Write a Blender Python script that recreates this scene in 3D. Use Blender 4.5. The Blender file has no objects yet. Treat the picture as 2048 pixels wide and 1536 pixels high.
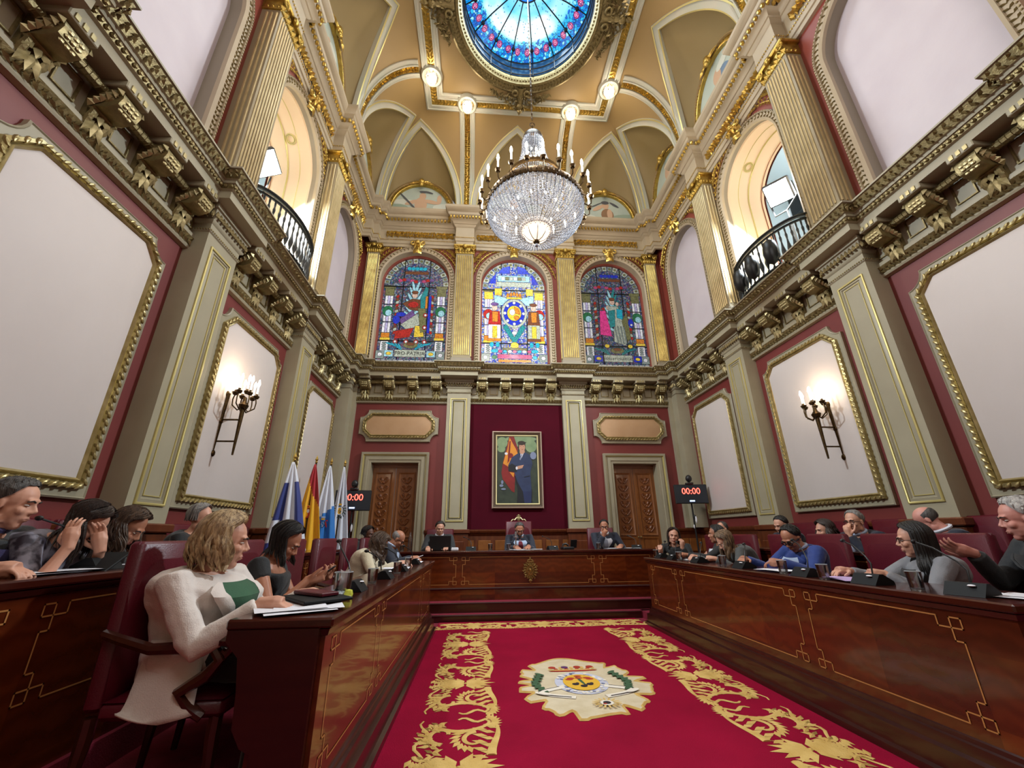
import bpy, math, random
from math import sin, cos, pi, radians, sqrt, atan2, asin, acos, exp
from mathutils import Vector as V, Matrix, Euler
random.seed(7)
SC=bpy.context.scene; COL=SC.collection
W=3.958; YB=9.0; H=1.2
def lin(c):
    c=c.lstrip('#'); r=[int(c[i:i+2],16)/255 for i in (0,2,4)]
    return tuple(((x/12.92) if x<=.04045 else ((x+.055)/1.055)**2.4) for x in r)+(1,)
def mat(name,col,rough=.5,metal=0,spec=.5,noise=0,nscale=5,col2=None,bump=0,bscale=40,emit=0,ecol=None,coat=0,alpha=1,trans=0,stretch=None,sheen=0):
    m=bpy.data.materials.new(name); m.use_nodes=True; nt=m.node_tree; b=nt.nodes['Principled BSDF']
    N=nt.nodes.new; L=nt.links.new
    c=lin(col) if isinstance(col,str) else col
    b.inputs['Base Color'].default_value=c
    b.inputs['Roughness'].default_value=rough; b.inputs['Metallic'].default_value=metal
    b.inputs['Specular IOR Level'].default_value=spec
    if coat: b.inputs['Coat Weight'].default_value=coat; b.inputs['Coat Roughness'].default_value=.08
    if sheen: b.inputs['Sheen Weight'].default_value=sheen
    if trans: b.inputs['Transmission Weight'].default_value=trans
    b.inputs['Alpha'].default_value=alpha
    if emit: b.inputs['Emission Color'].default_value=lin(ecol or col) if isinstance(ecol or col,str) else (ecol or col); b.inputs['Emission Strength'].default_value=emit
    if noise or bump:
        tc=N('ShaderNodeTexCoord'); mp=N('ShaderNodeMapping'); L(tc.outputs['Object'],mp.inputs[0])
        if stretch: mp.inputs['Scale'].default_value=stretch
    if noise:
        n=N('ShaderNodeTexNoise'); n.inputs['Scale'].default_value=nscale; n.inputs['Detail'].default_value=5
        L(mp.outputs[0],n.inputs['Vector'])
        r=N('ShaderNodeValToRGB'); r.color_ramp.elements[0].position=.5-noise/2; r.color_ramp.elements[1].position=.5+noise/2
        r.color_ramp.elements[0].color=c; r.color_ramp.elements[1].color=lin(col2) if col2 else c
        L(n.outputs['Fac'],r.inputs[0]); L(r.outputs[0],b.inputs['Base Color'])
    if bump:
        n2=N('ShaderNodeTexNoise'); n2.inputs['Scale'].default_value=bscale; n2.inputs['Detail'].default_value=3
        L(mp.outputs[0],n2.inputs['Vector'])
        bp=N('ShaderNodeBump'); bp.inputs['Strength'].default_value=bump; bp.inputs['Distance'].default_value=.01
        L(n2.outputs['Fac'],bp.inputs['Height']); L(bp.outputs[0],b.inputs['Normal'])
    return m
M={}
M['gold']=mat('gilding','#d0b056',.32,.8,noise=.5,nscale=14,col2='#97793a',bump=.25,bscale=60)
M['goldbright']=mat('bright_gilding','#dfc068',.3,.85,noise=.4,nscale=10,col2='#b8954a')
M['goldpale']=mat('pale_worn_gilding','#c9bb8c',.38,.5,noise=.5,nscale=25,col2='#9a8b60')
M['golddull']=mat('antique_gilding','#9b8a5e',.42,.55,noise=.5,nscale=20,col2='#6e5f3c',bump=.3,bscale=60)
M['greige']=mat('greige_paint','#a89f86',.45,noise=.4,nscale=2,col2='#9d947c')
M['greigeup']=mat('warm_greige_paint','#b7a68b',.5,noise=.4,nscale=2,col2='#ab9a80')
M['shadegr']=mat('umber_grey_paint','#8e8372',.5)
M['rib']=mat('pale_rib_paint','#bdb3a2',.5,noise=.6,nscale=3,col2='#aeb3a4')
M['red']=mat('pompeian_red_paint','#7a302c',.5,noise=.5,nscale=1.5,col2='#6e2b29')
M['redup']=mat('brownish_red_paint','#8a4034',.5)
M['silk']=mat('pale_silk_fabric','#d8cdc8',.55,noise=.7,nscale=1.3,col2='#cbbfb8',bump=.35,bscale=7,sheen=.3,stretch=(1,1,.6))
M['tanpanel']=mat('tan_panel_fabric','#c8a27c',.5,noise=.6,nscale=3,col2='#bb9269')
M['niche']=mat('blush_plaster','#cfc5ca',.6,noise=.6,nscale=2.2,col2='#c5b9c0',bump=.1,bscale=20)
M['ochre']=mat('ochre_ceiling_plaster','#a08558',.6,noise=.7,nscale=.9,col2='#93784a')
M['ochred']=mat('deep_ochre_plaster','#948054',.6,noise=.7,nscale=1.2,col2='#88744a')
M['velvet']=mat('burgundy_velvet','#4c0619',.85,noise=.5,nscale=2,col2='#420515',sheen=.05,spec=.1)
M['leather']=mat('burgundy_leather','#5e1222',.36,noise=.5,nscale=4,col2='#500e1c',bump=.12,bscale=120,spec=.45)
M['carpet']=mat('crimson_carpet_pile','#9c0d33',.95,noise=.6,nscale=2.5,col2='#86092a',bump=.5,bscale=150,spec=.1)
M['carpet2']=mat('plain_red_carpet','#8a1530',.95,noise=.5,nscale=5,col2='#6b1024',bump=.4,bscale=120)
M['pile']=mat('gold_carpet_pile','#e2bf73',.95,noise=.5,nscale=9,col2='#c79d4e',bump=.4,bscale=120)
M['cream']=mat('cream_carpet_pile','#dccdb0',.95,noise=.5,nscale=9,col2='#cbb996',bump=.3,bscale=120)
M['woodd']=mat('dark_mahogany','#3c130d',.28,noise=.6,nscale=3,col2='#2a0b08',coat=.35,stretch=(1,1,6))
M['wainscot']=mat('wainscot_wood','#6f381c',.35,noise=.6,nscale=4,col2='#4a2010',coat=.2,stretch=(5,5,1))
M['wainpan']=mat('burl_panel_wood','#985e2e',.35,noise=.8,nscale=9,col2='#683814',coat=.2)
M['door']=mat('carved_door_wood','#8d5526',.4,noise=.6,nscale=5,col2='#6f3d18',coat=.15,stretch=(5,5,1))
M['carve']=mat('carved_relief_wood','#7b431c',.4)
M['inlay']=mat('light_wood_inlay','#b98047',.35)
M['black']=mat('black_plastic','#1a1a1c',.45)
M['iron']=mat('black_wrought_iron','#1c1f22',.4,.3)
M['bronze']=mat('aged_bronze','#5a4322',.4,.8,noise=.5,nscale=30,col2='#332510')
M['white']=mat('white_paper','#e9e8ee',.6)
M['glow']=mat('glowing_bulb','#fff2d8',.5,emit=40,ecol='#ffe9c8')
M['glass']=None
M['redwood']=mat('reddish_window_frame','#7c3326',.35)
M['gallery']=mat('gallery_wall_paint','#b9c4c6',.7)
M['peach']=mat('peach_reveal_paint','#e3c6a3',.55)
M['balwood']=mat('armrest_wood','#4a2316',.25,coat=.4,noise=.5,nscale=9,col2='#381811')
def glassmat():
    m=bpy.data.materials.new('clear_glass'); m.use_nodes=True; nt=m.node_tree; nt.nodes.clear()
    N=nt.nodes.new;L=nt.links.new
    o=N('ShaderNodeOutputMaterial');mx=N('ShaderNodeMixShader');t=N('ShaderNodeBsdfTransparent');g=N('ShaderNodeBsdfGlossy');f=N('ShaderNodeLayerWeight')
    f.inputs[0].default_value=.5;t.inputs[0].default_value=(.9,.93,.93,1);g.inputs['Roughness'].default_value=.05
    a=N('ShaderNodeMath');a.operation='MULTIPLY_ADD';a.inputs[1].default_value=.7;a.inputs[2].default_value=.12
    L(f.outputs['Fresnel'],a.inputs[0]);L(a.outputs[0],mx.inputs[0]);L(t.outputs[0],mx.inputs[1]);L(g.outputs[0],mx.inputs[2]);L(mx.outputs[0],o.inputs[0])
    return m
M['glass']=glassmat()
def woodpanel():
    # book-matched mahogany veneer: checker of plank tones plus rippled figure
    m=bpy.data.materials.new('mahogany_veneer');m.use_nodes=True;nt=m.node_tree;N=nt.nodes.new;L=nt.links.new;b=nt.nodes['Principled BSDF']
    tc=N('ShaderNodeTexCoord');mp=N('ShaderNodeMapping');L(tc.outputs['Object'],mp.inputs[0]);mp.inputs['Scale'].default_value=(1,1,1)
    ck=N('ShaderNodeTexBrick');ck.inputs['Scale'].default_value=1;ck.inputs['Brick Width'].default_value=.55;ck.inputs['Row Height'].default_value=.32;ck.inputs['Mortar Size'].default_value=0;ck.offset=0
    ck.inputs['Color1'].default_value=lin('#4c1c0d');ck.inputs['Color2'].default_value=lin('#6c3012')
    sx=N('ShaderNodeSeparateXYZ');cx=N('ShaderNodeCombineXYZ');ad=N('ShaderNodeMath');ad.operation='ADD'
    L(mp.outputs[0],sx.inputs[0]);L(sx.outputs[0],ad.inputs[0]);L(sx.outputs[1],ad.inputs[1]);L(ad.outputs[0],cx.inputs[0]);L(sx.outputs[2],cx.inputs[1]);L(cx.outputs[0],ck.inputs['Vector'])
    w=N('ShaderNodeTexWave');w.wave_type='BANDS';w.bands_direction='Z';w.inputs['Scale'].default_value=3.2;w.inputs['Distortion'].default_value=9;w.inputs['Detail'].default_value=3;w.inputs['Detail Scale'].default_value=1.4
    L(mp.outputs[0],w.inputs['Vector'])
    mx=N('ShaderNodeMixRGB');mx.blend_type='MULTIPLY';mx.inputs[0].default_value=.45
    r=N('ShaderNodeValToRGB');r.color_ramp.elements[0].color=(.5,.42,.35,1);r.color_ramp.elements[1].color=(1.1,1.05,1,1)
    L(w.outputs['Fac'],r.inputs[0]);L(ck.outputs['Color'],mx.inputs[1]);L(r.outputs[0],mx.inputs[2]);L(mx.outputs[0],b.inputs['Base Color'])
    b.inputs['Roughness'].default_value=.22;b.inputs['Coat Weight'].default_value=.4;b.inputs['Coat Roughness'].default_value=.06
    return m
M['wood']=woodpanel()
M['flood']=mat('floodlight_face','#ffffff',emit=25,ecol='#e8fbff')
EXPO=0.8
LE=dict(lamp=17,chand=95,chandlow=5,flood=240,sconce=2.2,uplight=1.6,sky=90,front=92,gal=60)

class MB:
    def __init__(s): s.v=[];s.f=[];s.m=[];s.i=0
    def add(s,vs,fs,T=None):
        n=len(s.v)
        for p in vs:
            s.v.append(tuple(T@V(p)) if T is not None else tuple(p))
        for f in fs: s.f.append([k+n for k in f]); s.m.append(s.i)
        return s
    def box(s,x0,x1,y0,y1,z0,z1,T=None):
        return s.add([(x,y,z) for z in (z0,z1) for y in (y0,y1) for x in (x0,x1)],[(0,2,3,1),(4,5,7,6),(0,1,5,4),(2,6,7,3),(0,4,6,2),(1,3,7,5)],T)
    def bbox(s,x0,x1,y0,y1,z0,z1,b=.01,T=None):
        # box with chamfered edges
        vs=[];fs=[]
        def P(i,j,k,a): # corner, pushed along axis a
            x=(x0,x1)[i];y=(y0,y1)[j];z=(z0,z1)[k]
            dx=b*(1,-1)[i];dy=b*(1,-1)[j];dz=b*(1,-1)[k]
            return (x if a==0 else x+dx,y if a==1 else y+dy,z if a==2 else z+dz)
        idx={}
        for i in (0,1):
            for j in (0,1):
                for k in (0,1):
                    for a in range(3): idx[i,j,k,a]=len(vs);vs.append(P(i,j,k,a))
        for a in range(3):
            for e in (0,1):
                q=[]
                for u,w in ((0,0),(1,0),(1,1),(0,1)):
                    t=[0,0,0];t[a]=e;t[(a+1)%3]=u;t[(a+2)%3]=w;q.append(idx[t[0],t[1],t[2],a])
                fs.append(q)
        for a in range(3):
            for u in (0,1):
                for w in (0,1):
                    t0=[0,0,0];t0[(a+1)%3]=u;t0[(a+2)%3]=w;t1=list(t0);t1[a]=1
                    b1=(a+1)%3;b2=(a+2)%3
                    fs.append([idx[*t0,b1],idx[*t0,b2],idx[*t1,b2],idx[*t1,b1]])
        for i in (0,1):
            for j in (0,1):
                for k in (0,1): fs.append([idx[i,j,k,a] for a in range(3)])
        return s.add(vs,fs,T)
    def tube(s,pts,r,n=8,T=None,cap=True,flat=1):
        pts=[V(p) for p in pts];k=len(pts)
        rs=r if isinstance(r,(list,tuple)) else [r]*k
        vs=[];fs=[];up=None
        for i,p in enumerate(pts):
            d=(pts[min(i+1,k-1)]-pts[max(i-1,0)])
            d=d.normalized() if d.length>1e-9 else V((0,0,1))
            if up is None: up=V((0,0,1)) if abs(d.z)<.9 else V((1,0,0))
            a=d.cross(up)
            a=a.normalized() if a.length>1e-6 else d.orthogonal().normalized()
            b=a.cross(d).normalized();up=b
            for j in range(n):
                t=2*pi*j/n;vs.append(p+a*(cos(t)*rs[i])+b*(sin(t)*rs[i]*flat))
        for i in range(k-1):
            for j in range(n): fs.append((i*n+j,i*n+(j+1)%n,(i+1)*n+(j+1)%n,(i+1)*n+j))
        if cap: fs.append(list(range(n))[::-1]);fs.append([(k-1)*n+j for j in range(n)])
        return s.add(vs,fs,T)
    def lathe(s,prof,n=16,T=None,a0=0,a1=2*pi):
        full=abs(a1-a0-2*pi)<1e-6;m=n if full else n+1
        vs=[(r*cos(a0+(a1-a0)*j/n),r*sin(a0+(a1-a0)*j/n),z) for r,z in prof for j in range(m)]
        fs=[(i*m+j,i*m+(j+1)%m,(i+1)*m+(j+1)%m,(i+1)*m+j) for i in range(len(prof)-1) for j in range(n)]
        return s.add(vs,fs,T)
    def ell(s,c,r,T=None,n=8,k=5,R=None):
        c=V(c);r=(r,r,r) if not hasattr(r,'__len__') else r
        vs=[];fs=[]
        for i in range(k+1):
            t=pi*i/k
            for j in range(n):
                a=2*pi*j/n;p=V((r[0]*sin(t)*cos(a),r[1]*sin(t)*sin(a),r[2]*cos(t)))
                if R is not None:p=R@p
                vs.append(c+p)
        for i in range(k):
            for j in range(n): fs.append((i*n+j,(i+1)*n+j,(i+1)*n+(j+1)%n,i*n+(j+1)%n))
        return s.add(vs,fs,T)
    def grid(s,fn,nu,nv,T=None,keep=None,close=False):
        vs=[fn(i/nu,j/nv) for j in range(nv+1) for i in range(nu+1)]
        fs=[(j*(nu+1)+i,j*(nu+1)+i+1,(j+1)*(nu+1)+i+1,(j+1)*(nu+1)+i) for j in range(nv) for i in range(nu) if keep is None or keep((i+.5)/nu,(j+.5)/nv)]
        return s.add(vs,fs,T)
    def poly(s,pts,h,mapf,T=None,back=False):
        # filled polygon prism: pts 2d, mapf(u,v,w)->3d
        n=len(pts);vs=[mapf(u,w,h) for u,w in pts]+[mapf(u,w,0) for u,w in pts]
        fs=[list(range(n))]+[(i,(i+1)%n,n+(i+1)%n,n+i) for i in range(n)]
        if back: fs.append(list(range(n,2*n)))
        return s.add(vs,fs,T)
    def leaf(s,c,d,l,w,h,up,T=None):
        # low relief leaf: centre c, along d, normal up
        c=V(c);d=V(d).normalized();up=V(up).normalized();a=d.cross(up)
        vs=[c-d*l*.5,c-d*l*.05+a*w*.5,c+d*l*.5,c-d*l*.05-a*w*.5,c-d*l*.1+up*h]
        return s.add(vs,[(0,1,4),(1,2,4),(2,3,4),(3,0,4)],T)
    def build(s,name,mats,parent=None,loc=None,rot=0,smooth=True,ang=40,label=None,cat=None,group=None,kind=None):
        me=bpy.data.meshes.new(name);me.from_pydata(s.v,[],s.f)
        if not isinstance(mats,(list,tuple)):mats=[mats]
        for m in mats: me.materials.append(M[m] if isinstance(m,str) else m)
        me.polygons.foreach_set('material_index',[min(i,len(mats)-1) for i in s.m])
        if smooth:
            me.polygons.foreach_set('use_smooth',[True]*len(me.polygons));me.update()
            me.set_sharp_from_angle(angle=radians(ang))
        me.update()
        o=bpy.data.objects.new(name,me);COL.objects.link(o)
        if parent: o.parent=parent
        if loc is not None:o.location=loc
        if rot: o.rotation_euler=(0,0,rot)
        return tag(o,label,cat,group,kind)
def tag(o,label=None,cat=None,group=None,kind=None):
    if label:o['label']=label
    if cat:o['category']=cat
    if group:o['group']=group
    if kind:o['kind']=kind
    return o
def thing(name,label,cat,loc=(0,0,0),rot=0,group=None,kind=None):
    o=bpy.data.objects.new(name,None);o.empty_display_size=.1;COL.objects.link(o);o.location=loc;o.rotation_euler=(0,0,rot)
    return tag(o,label,cat,group,kind)
def dup(o,loc,rot,label=None,group=None):
    r=o.copy();COL.objects.link(r);r.location=loc;r.rotation_euler=(0,0,rot)
    if label:r['label']=label
    if group:r['group']=group
    for c in o.children:
        d=c.copy();COL.objects.link(d);d.parent=r
        for g in c.children:
            e=g.copy();COL.objects.link(e);e.parent=d
    return r
def miter(pts,closed):
    n=len(pts);out=[]
    for i in range(n):
        p=V(pts[i])
        a=V(pts[i-1]) if (i>0 or closed) else None
        b=V(pts[(i+1)%n]) if (i<n-1 or closed) else None
        d1=(p-a).normalized() if a is not None else None
        d2=(b-p).normalized() if b is not None else None
        if d1 is None:d1=d2
        if d2 is None:d2=d1
        n1=V((d1.y,-d1.x));n2=V((d2.y,-d2.x));m=(n1+n2)
        if m.length<1e-6:m=n1
        m.normalize();k=m.dot(n1);out.append(m/max(k,.35))
    return out
def sweep(mb,pts,prof,mapf,closed=False,mats=None,T=None):
    """pts 2d path, prof [(offset right of path, height)], mapf(p2,h)->3d"""
    N=miter(pts,closed);n=len(pts);k=len(prof)
    vs=[mapf(V(pts[i])+N[i]*a,b) for i in range(n) for a,b in prof]
    for j in range(k-1):
        mb.i=(mats[j] if mats else mb.i)
        fs=[];
        for i in range(n if closed else n-1):
            i2=(i+1)%n;fs.append((i*k+j,i2*k+j,i2*k+j+1,i*k+j+1))
        base=len(mb.v)
        if j==0:
            b0=base;mb.add(vs,fs,T)
        else:
            for f in fs: mb.f.append([q+b0 for q in f]);mb.m.append(mb.i)
def walk(pts,step,closed=False,off=0):
    """evenly spaced stations along 2d path -> (pos,dir,normal)"""
    if off:
        Q=miter(pts,closed);pts=[V(p)+q*off for p,q in zip(pts,Q)]
    n=len(pts);N=[V(p) for p in pts];out=[]
    for i in range(n if closed else n-1):
        a=N[i];b=N[(i+1)%n];d=b-a;l=d.length
        if l<1e-4:continue
        d/=l;nn=V((d.y,-d.x));c=max(1,round(l/step))
        for q in range(c): out.append((a+d*(l*(q+.5)/c),d,nn))
    return out
fxz=lambda p,h:V((p[0],-h,p[1]))      # wall-local frame: u,z plane, h outward
fxy=lambda p,h:V((p[0],p[1],h))
def arc(cx,cz,r,a0,a1,n,rz=None):
    rz=rz or r
    return [(cx+r*cos(a0+(a1-a0)*i/n),cz+rz*sin(a0+(a1-a0)*i/n)) for i in range(n+1)]
def beads(mb,pts,step,off,h,r,closed=False,mapf=fxz,el=(1,1,1)):
    for p,d,nn in walk(pts,step,closed,off):
        c=mapf(p,h);t=(mapf(p+d*.01,h)-c).normalized();u=(mapf(p,h+.01)-c).normalized();s=t.cross(u)
        R=Matrix((t,s,u)).transposed();mb.ell(c,(r*el[0],r*el[1],r*el[2]),n=6,k=4,R=R)
def leaves(mb,pts,step,off,h,l,w,closed=False,mapf=fxz,ang=.9,hh=.02,rnd=.3):
    """acanthus-like relief: paired raised leaves"""
    k=0
    for p,d,nn in walk(pts,step,closed,off):
        for sg in (1,-1):
            k+=1
            a=ang*sg*(1+random.uniform(-rnd,rnd))
            dd=V((d.x*cos(a)-d.y*sin(a),d.x*sin(a)+d.y*cos(a)))
            q=p+nn*(-sg*w*.9)
            c=mapf(q,h);t=mapf(q+dd*.01,h)-c;u=mapf(q,h+.01)-c
            mb.leaf(c,t,l*random.uniform(.8,1.2),w,hh,u)
def wallpos(side,u):
    return {'back':((u,YB,0),0),'left':((-W,u,0),pi/2),'right':((W,u,0),-pi/2)}[side]
def emimat(name,build):
    m=bpy.data.materials.new(name);m.use_nodes=True;nt=m.node_tree;nt.nodes.clear();o=nt.nodes.new('ShaderNodeOutputMaterial');e=nt.nodes.new('ShaderNodeEmission')
    g=nt.nodes.new('ShaderNodeBsdfGlossy');g.inputs['Roughness'].default_value=.2;g.inputs['Color'].default_value=(.04,.04,.04,1);a=nt.nodes.new('ShaderNodeAddShader')
    nt.links.new(e.outputs[0],a.inputs[0]);nt.links.new(g.outputs[0],a.inputs[1]);nt.links.new(a.outputs[0],o.inputs[0]);build(nt,e);return m
def ramp(nt,stops,fac,interp='LINEAR'):
    r=nt.nodes.new('ShaderNodeValToRGB');r.color_ramp.interpolation=interp;E=r.color_ramp.elements
    while len(E)<len(stops):E.new(.5)
    for e,(p,c) in zip(E,stops): e.position=p;e.color=lin(c)
    nt.links.new(fac,r.inputs[0]);return r.outputs[0]
def mth(nt,op,a,b=None,c=None):
    n=nt.nodes.new('ShaderNodeMath');n.operation=op
    for i,x in enumerate((a,b,c)):
        if x is None:continue
        if isinstance(x,(int,float)):n.inputs[i].default_value=x
        else:nt.links.new(x,n.inputs[i])
    return n.outputs[0]
def mix(nt,f,a,b):
    n=nt.nodes.new('ShaderNodeMixRGB')
    for i,x in enumerate((f,a,b)):
        if isinstance(x,(int,float)):n.inputs[i].default_value=x
        elif isinstance(x,str):n.inputs[i].default_value=lin(x)
        elif isinstance(x,tuple):n.inputs[i].default_value=x
        else:nt.links.new(x,n.inputs[i])
    return n.outputs[0]
def vor(nt,scale,feat='F1',vec=None):
    n=nt.nodes.new('ShaderNodeTexVoronoi');n.feature=feat;n.inputs['Scale'].default_value=scale
    if vec:nt.links.new(vec,n.inputs['Vector'])
    return n
def dome_b(nt,e):
    N=nt.nodes.new;L=nt.links.new
    tc=N('ShaderNodeTexCoord');s=N('ShaderNodeSeparateXYZ');L(tc.outputs['Object'],s.inputs[0])
    r=mth(nt,'SQRT',mth(nt,'ADD',mth(nt,'MULTIPLY',s.outputs[0],s.outputs[0]),mth(nt,'MULTIPLY',s.outputs[1],s.outputs[1])))
    rr=mth(nt,'MULTIPLY',r,1/1.4)
    base=ramp(nt,[(0,'#3a7fe0'),(.22,'#3b8ee8'),(.25,'#d8f3ff'),(.4,'#9be4ff'),(.5,'#ffffff'),(.66,'#e9ffff'),(.74,'#5fd6f0'),(.8,'#2aa5e0'),(.9,'#2a86d8'),(1,'#1b49a0')],rr)
    nz=N('ShaderNodeTexNoise');nz.inputs['Scale'].default_value=1.6;L(tc.outputs['Object'],nz.inputs['Vector'])
    k=ramp(nt,[(.40,'#58b8e0'),(.60,'#ffffff')],nz.outputs['Fac'])
    m=N('ShaderNodeMixRGB');m.blend_type='MULTIPLY';m.inputs[0].default_value=.8;L(base,m.inputs[1]);L(k,m.inputs[2])
    v=vor(nt,13,vec=tc.outputs['Object']);dots=mth(nt,'LESS_THAN',v.outputs['Distance'],.22)
    c=mix(nt,mth(nt,'MULTIPLY',dots,.75),m.outputs[0],'#3c7a8c')
    # outer band of little panes with rose roundels
    a=mth(nt,'ARCTAN2',s.outputs[1],s.outputs[0]);af=mth(nt,'FRACT',mth(nt,'MULTIPLY',a,32/(2*pi)))
    dx=mth(nt,'MULTIPLY',mth(nt,'SUBTRACT',af,.5),.23);dr=mth(nt,'SUBTRACT',r,1.17)
    dd=mth(nt,'SQRT',mth(nt,'ADD',mth(nt,'MULTIPLY',dx,dx),mth(nt,'MULTIPLY',dr,dr)))
    v2=vor(nt,18,vec=tc.outputs['Object']);sx=N('ShaderNodeSeparateColor');L(v2.outputs['Color'],sx.inputs[0])
    sh=ramp(nt,[(0,'#1667c8'),(.35,'#28b4ee'),(.6,'#0f8fe0'),(.8,'#8fe0ff'),(.93,'#2350b0')],sx.outputs[0],'CONSTANT')
    outer=mth(nt,'GREATER_THAN',mth(nt,'ADD',r,mth(nt,'MULTIPLY',sx.outputs[1],.12)),1.1)
    c=mix(nt,outer,c,sh)
    rose=ramp(nt,[(0,'#f4b8d8'),(.2,'#c0326c'),(.4,'#e890c0'),(.6,'#a83060'),(.85,'#7a2a86')],mth(nt,'MULTIPLY',dd,14),'CONSTANT')
    c=mix(nt,mth(nt,'LESS_THAN',dd,.066),c,rose)
    ed=vor(nt,18,'DISTANCE_TO_EDGE',tc.outputs['Object']);c=mix(nt,mth(nt,'MULTIPLY',mth(nt,'LESS_THAN',ed.outputs['Distance'],.05),outer),c,'#0b2c60')
    L(c,e.inputs[0])
    L(mth(nt,'MULTIPLY_ADD',mth(nt,'LESS_THAN',r,1.0),.25,.75),e.inputs[1])
M['domeglass']=emimat('skylight_glass',dome_b)
def drum_b(nt,e):
    tc=nt.nodes.new('ShaderNodeTexCoord');v=vor(nt,9,vec=tc.outputs['Object'])
    nt.links.new(ramp(nt,[(0,'#6fa0c8'),(.5,'#35689c'),(1,'#234a7c')],v.outputs['Distance']),e.inputs[0]);e.inputs[1].default_value=.45
M['drumglass']=emimat('blue_drum_glass',drum_b)
def mosaic(name,stops,st,scale=9):
    def b(nt,e):
        tc=nt.nodes.new('ShaderNodeTexCoord');v=vor(nt,scale,vec=tc.outputs['Object']);s=nt.nodes.new('ShaderNodeSeparateColor');nt.links.new(v.outputs['Color'],s.inputs[0])
        n=len(stops);c=ramp(nt,[(i/n,q) for i,q in enumerate(stops)],s.outputs[0],'CONSTANT')
        ed=vor(nt,scale,'DISTANCE_TO_EDGE',tc.outputs['Object']);c=mix(nt,mth(nt,'LESS_THAN',ed.outputs['Distance'],.035),c,'#141414')
        nt.links.new(c,e.inputs[0]);e.inputs[1].default_value=st
    return emimat(name,b)
def glasscol(name,c,st,pat=.35,scale=30,dark=None):
    def b(nt,e):
        tc=nt.nodes.new('ShaderNodeTexCoord');n=nt.nodes.new('ShaderNodeTexNoise');n.inputs['Scale'].default_value=scale;nt.links.new(tc.outputs['Object'],n.inputs['Vector'])
        nt.links.new(mix(nt,ramp(nt,[(.45,'#000000'),(.6,'#ffffff')],n.outputs['Fac']),c,dark or c),e.inputs[0]);e.inputs[1].default_value=st
    return emimat(name,b)

def tomesh(o):
    me=bpy.data.meshes.new_from_object(o);n=bpy.data.objects.new(o.name,me);COL.objects.link(n);n.parent=o.parent;n.matrix_basis=o.matrix_basis.copy();nm=o.name;bpy.data.objects.remove(o);n.name=nm;return n
# ---------------- architecture, lower storey ----------------
YF=-1.6;TR=.25
PC=[6.455,3.993,1.53]; PW=.26      # side pilaster centres and half width
def leaves_h(mb,pts,step,off,z,l,w,hh=.02,ang=.8,lean=0,rnd=.3):
    for p,d,nn in walk(pts,step,False,off):
        for sg in (1,-1):
            a=ang*sg*(1+random.uniform(-rnd,rnd))+lean
            c=V((p.x,p.y,z+sg*w*.8));t=V((d.x*cos(a),d.y*cos(a),sin(a)))
            mb.leaf(c,t,l*random.uniform(.8,1.2),w,hh,V((nn.x,nn.y,0)))
def planpath(brk,yf=YF,hw=.1,bw=.12):
    L=[(-W,yf)]
    for c in reversed(PC): L+=[(-W,c-hw),(-W+brk,c-hw),(-W+brk,c+hw),(-W,c+hw)]
    L+=[(-W,8.62),(-W+brk,8.62),(-W+brk,YB-brk),(-W+.33,YB-brk),(-W+.33,YB)]
    B=[]
    for c in (-1.33,1.32): B+=[(c-bw,YB),(c-bw,YB-brk),(c+bw,YB-brk),(c+bw,YB)]
    R=[(-x,y) for x,y in reversed(L)]
    return L+B+R
def wall_arch(mb,u0,u1,z0,z1,arches,hmap=fxz,h=0):
    us=[u0]
    for uc,hw,zb,zs,rz in arches:
        mb.add([hmap(p,h) for p in ((us[-1],z0),(uc-hw,z0),(uc-hw,z1),(us[-1],z1))],[(0,1,2,3)])
        if zb>z0: mb.add([hmap(p,h) for p in ((uc-hw,z0),(uc+hw,z0),(uc+hw,zb),(uc-hw,zb))],[(0,1,2,3)])
        A=arc(uc,zs,hw,pi,0,20,rz)
        for a,b in zip(A,A[1:]): mb.add([hmap(p,h) for p in (a,b,(b[0],z1),(a[0],z1))],[(0,1,2,3)])
        us.append(uc+hw)
    mb.add([hmap(p,h) for p in ((us[-1],z0),(u1,z0),(u1,z1),(us[-1],z1))],[(0,1,2,3)])
# floor and tiers
m=MB();m.box(-W-.3,W+.3,YF,YB+.3,-.1,0);m.build('floor','carpet2',kind='structure')
for sx in (-1,1):
    m=MB();m.box(min(sx*1.72,sx*W),max(sx*1.72,sx*W),YF,7.05,0,.1)
    m.box(min(sx*2.72,sx*W),max(sx*2.72,sx*W),YF,7.05,.1,.25);m.build('trim_%d'%(11 if sx<0 else 12),'carpet2',kind='structure')
# back wall with door openings
m=MB()
wall_arch(m,-W-.01,W+.01,0,4.7,[]) if 0 else None
for a,b,z0,z1 in ((-W,-3.15,0,4.7),(-3.15,-2.15,2.7,4.7),(-2.15,2.15,0,4.7),(2.15,3.15,2.7,4.7),(3.15,W,0,4.7)):
    m.box(a,b,0,.3,z0,z1)
m.build('wall_back','red',loc=(0,YB,0),kind='structure')
for side,sx in (('left',-1),('right',1)):
    m=MB();m.box(YF,YB+.3,0,.3,0,4.7);o=m.build('wall_'+side,'red',kind='structure')
    (o.location,r)=((sx*W,0,0),0)
    if side=='left':
        o.rotation_euler=(0,0,pi/2)
    else:
        o.rotation_euler=(0,0,-pi/2);o.scale=(-1,1,1)
m=MB();m.box(-W-.3,W+.3,YF-.3,YF,0,11.6);m.build('wall_front','greigeup',kind='structure')
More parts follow.
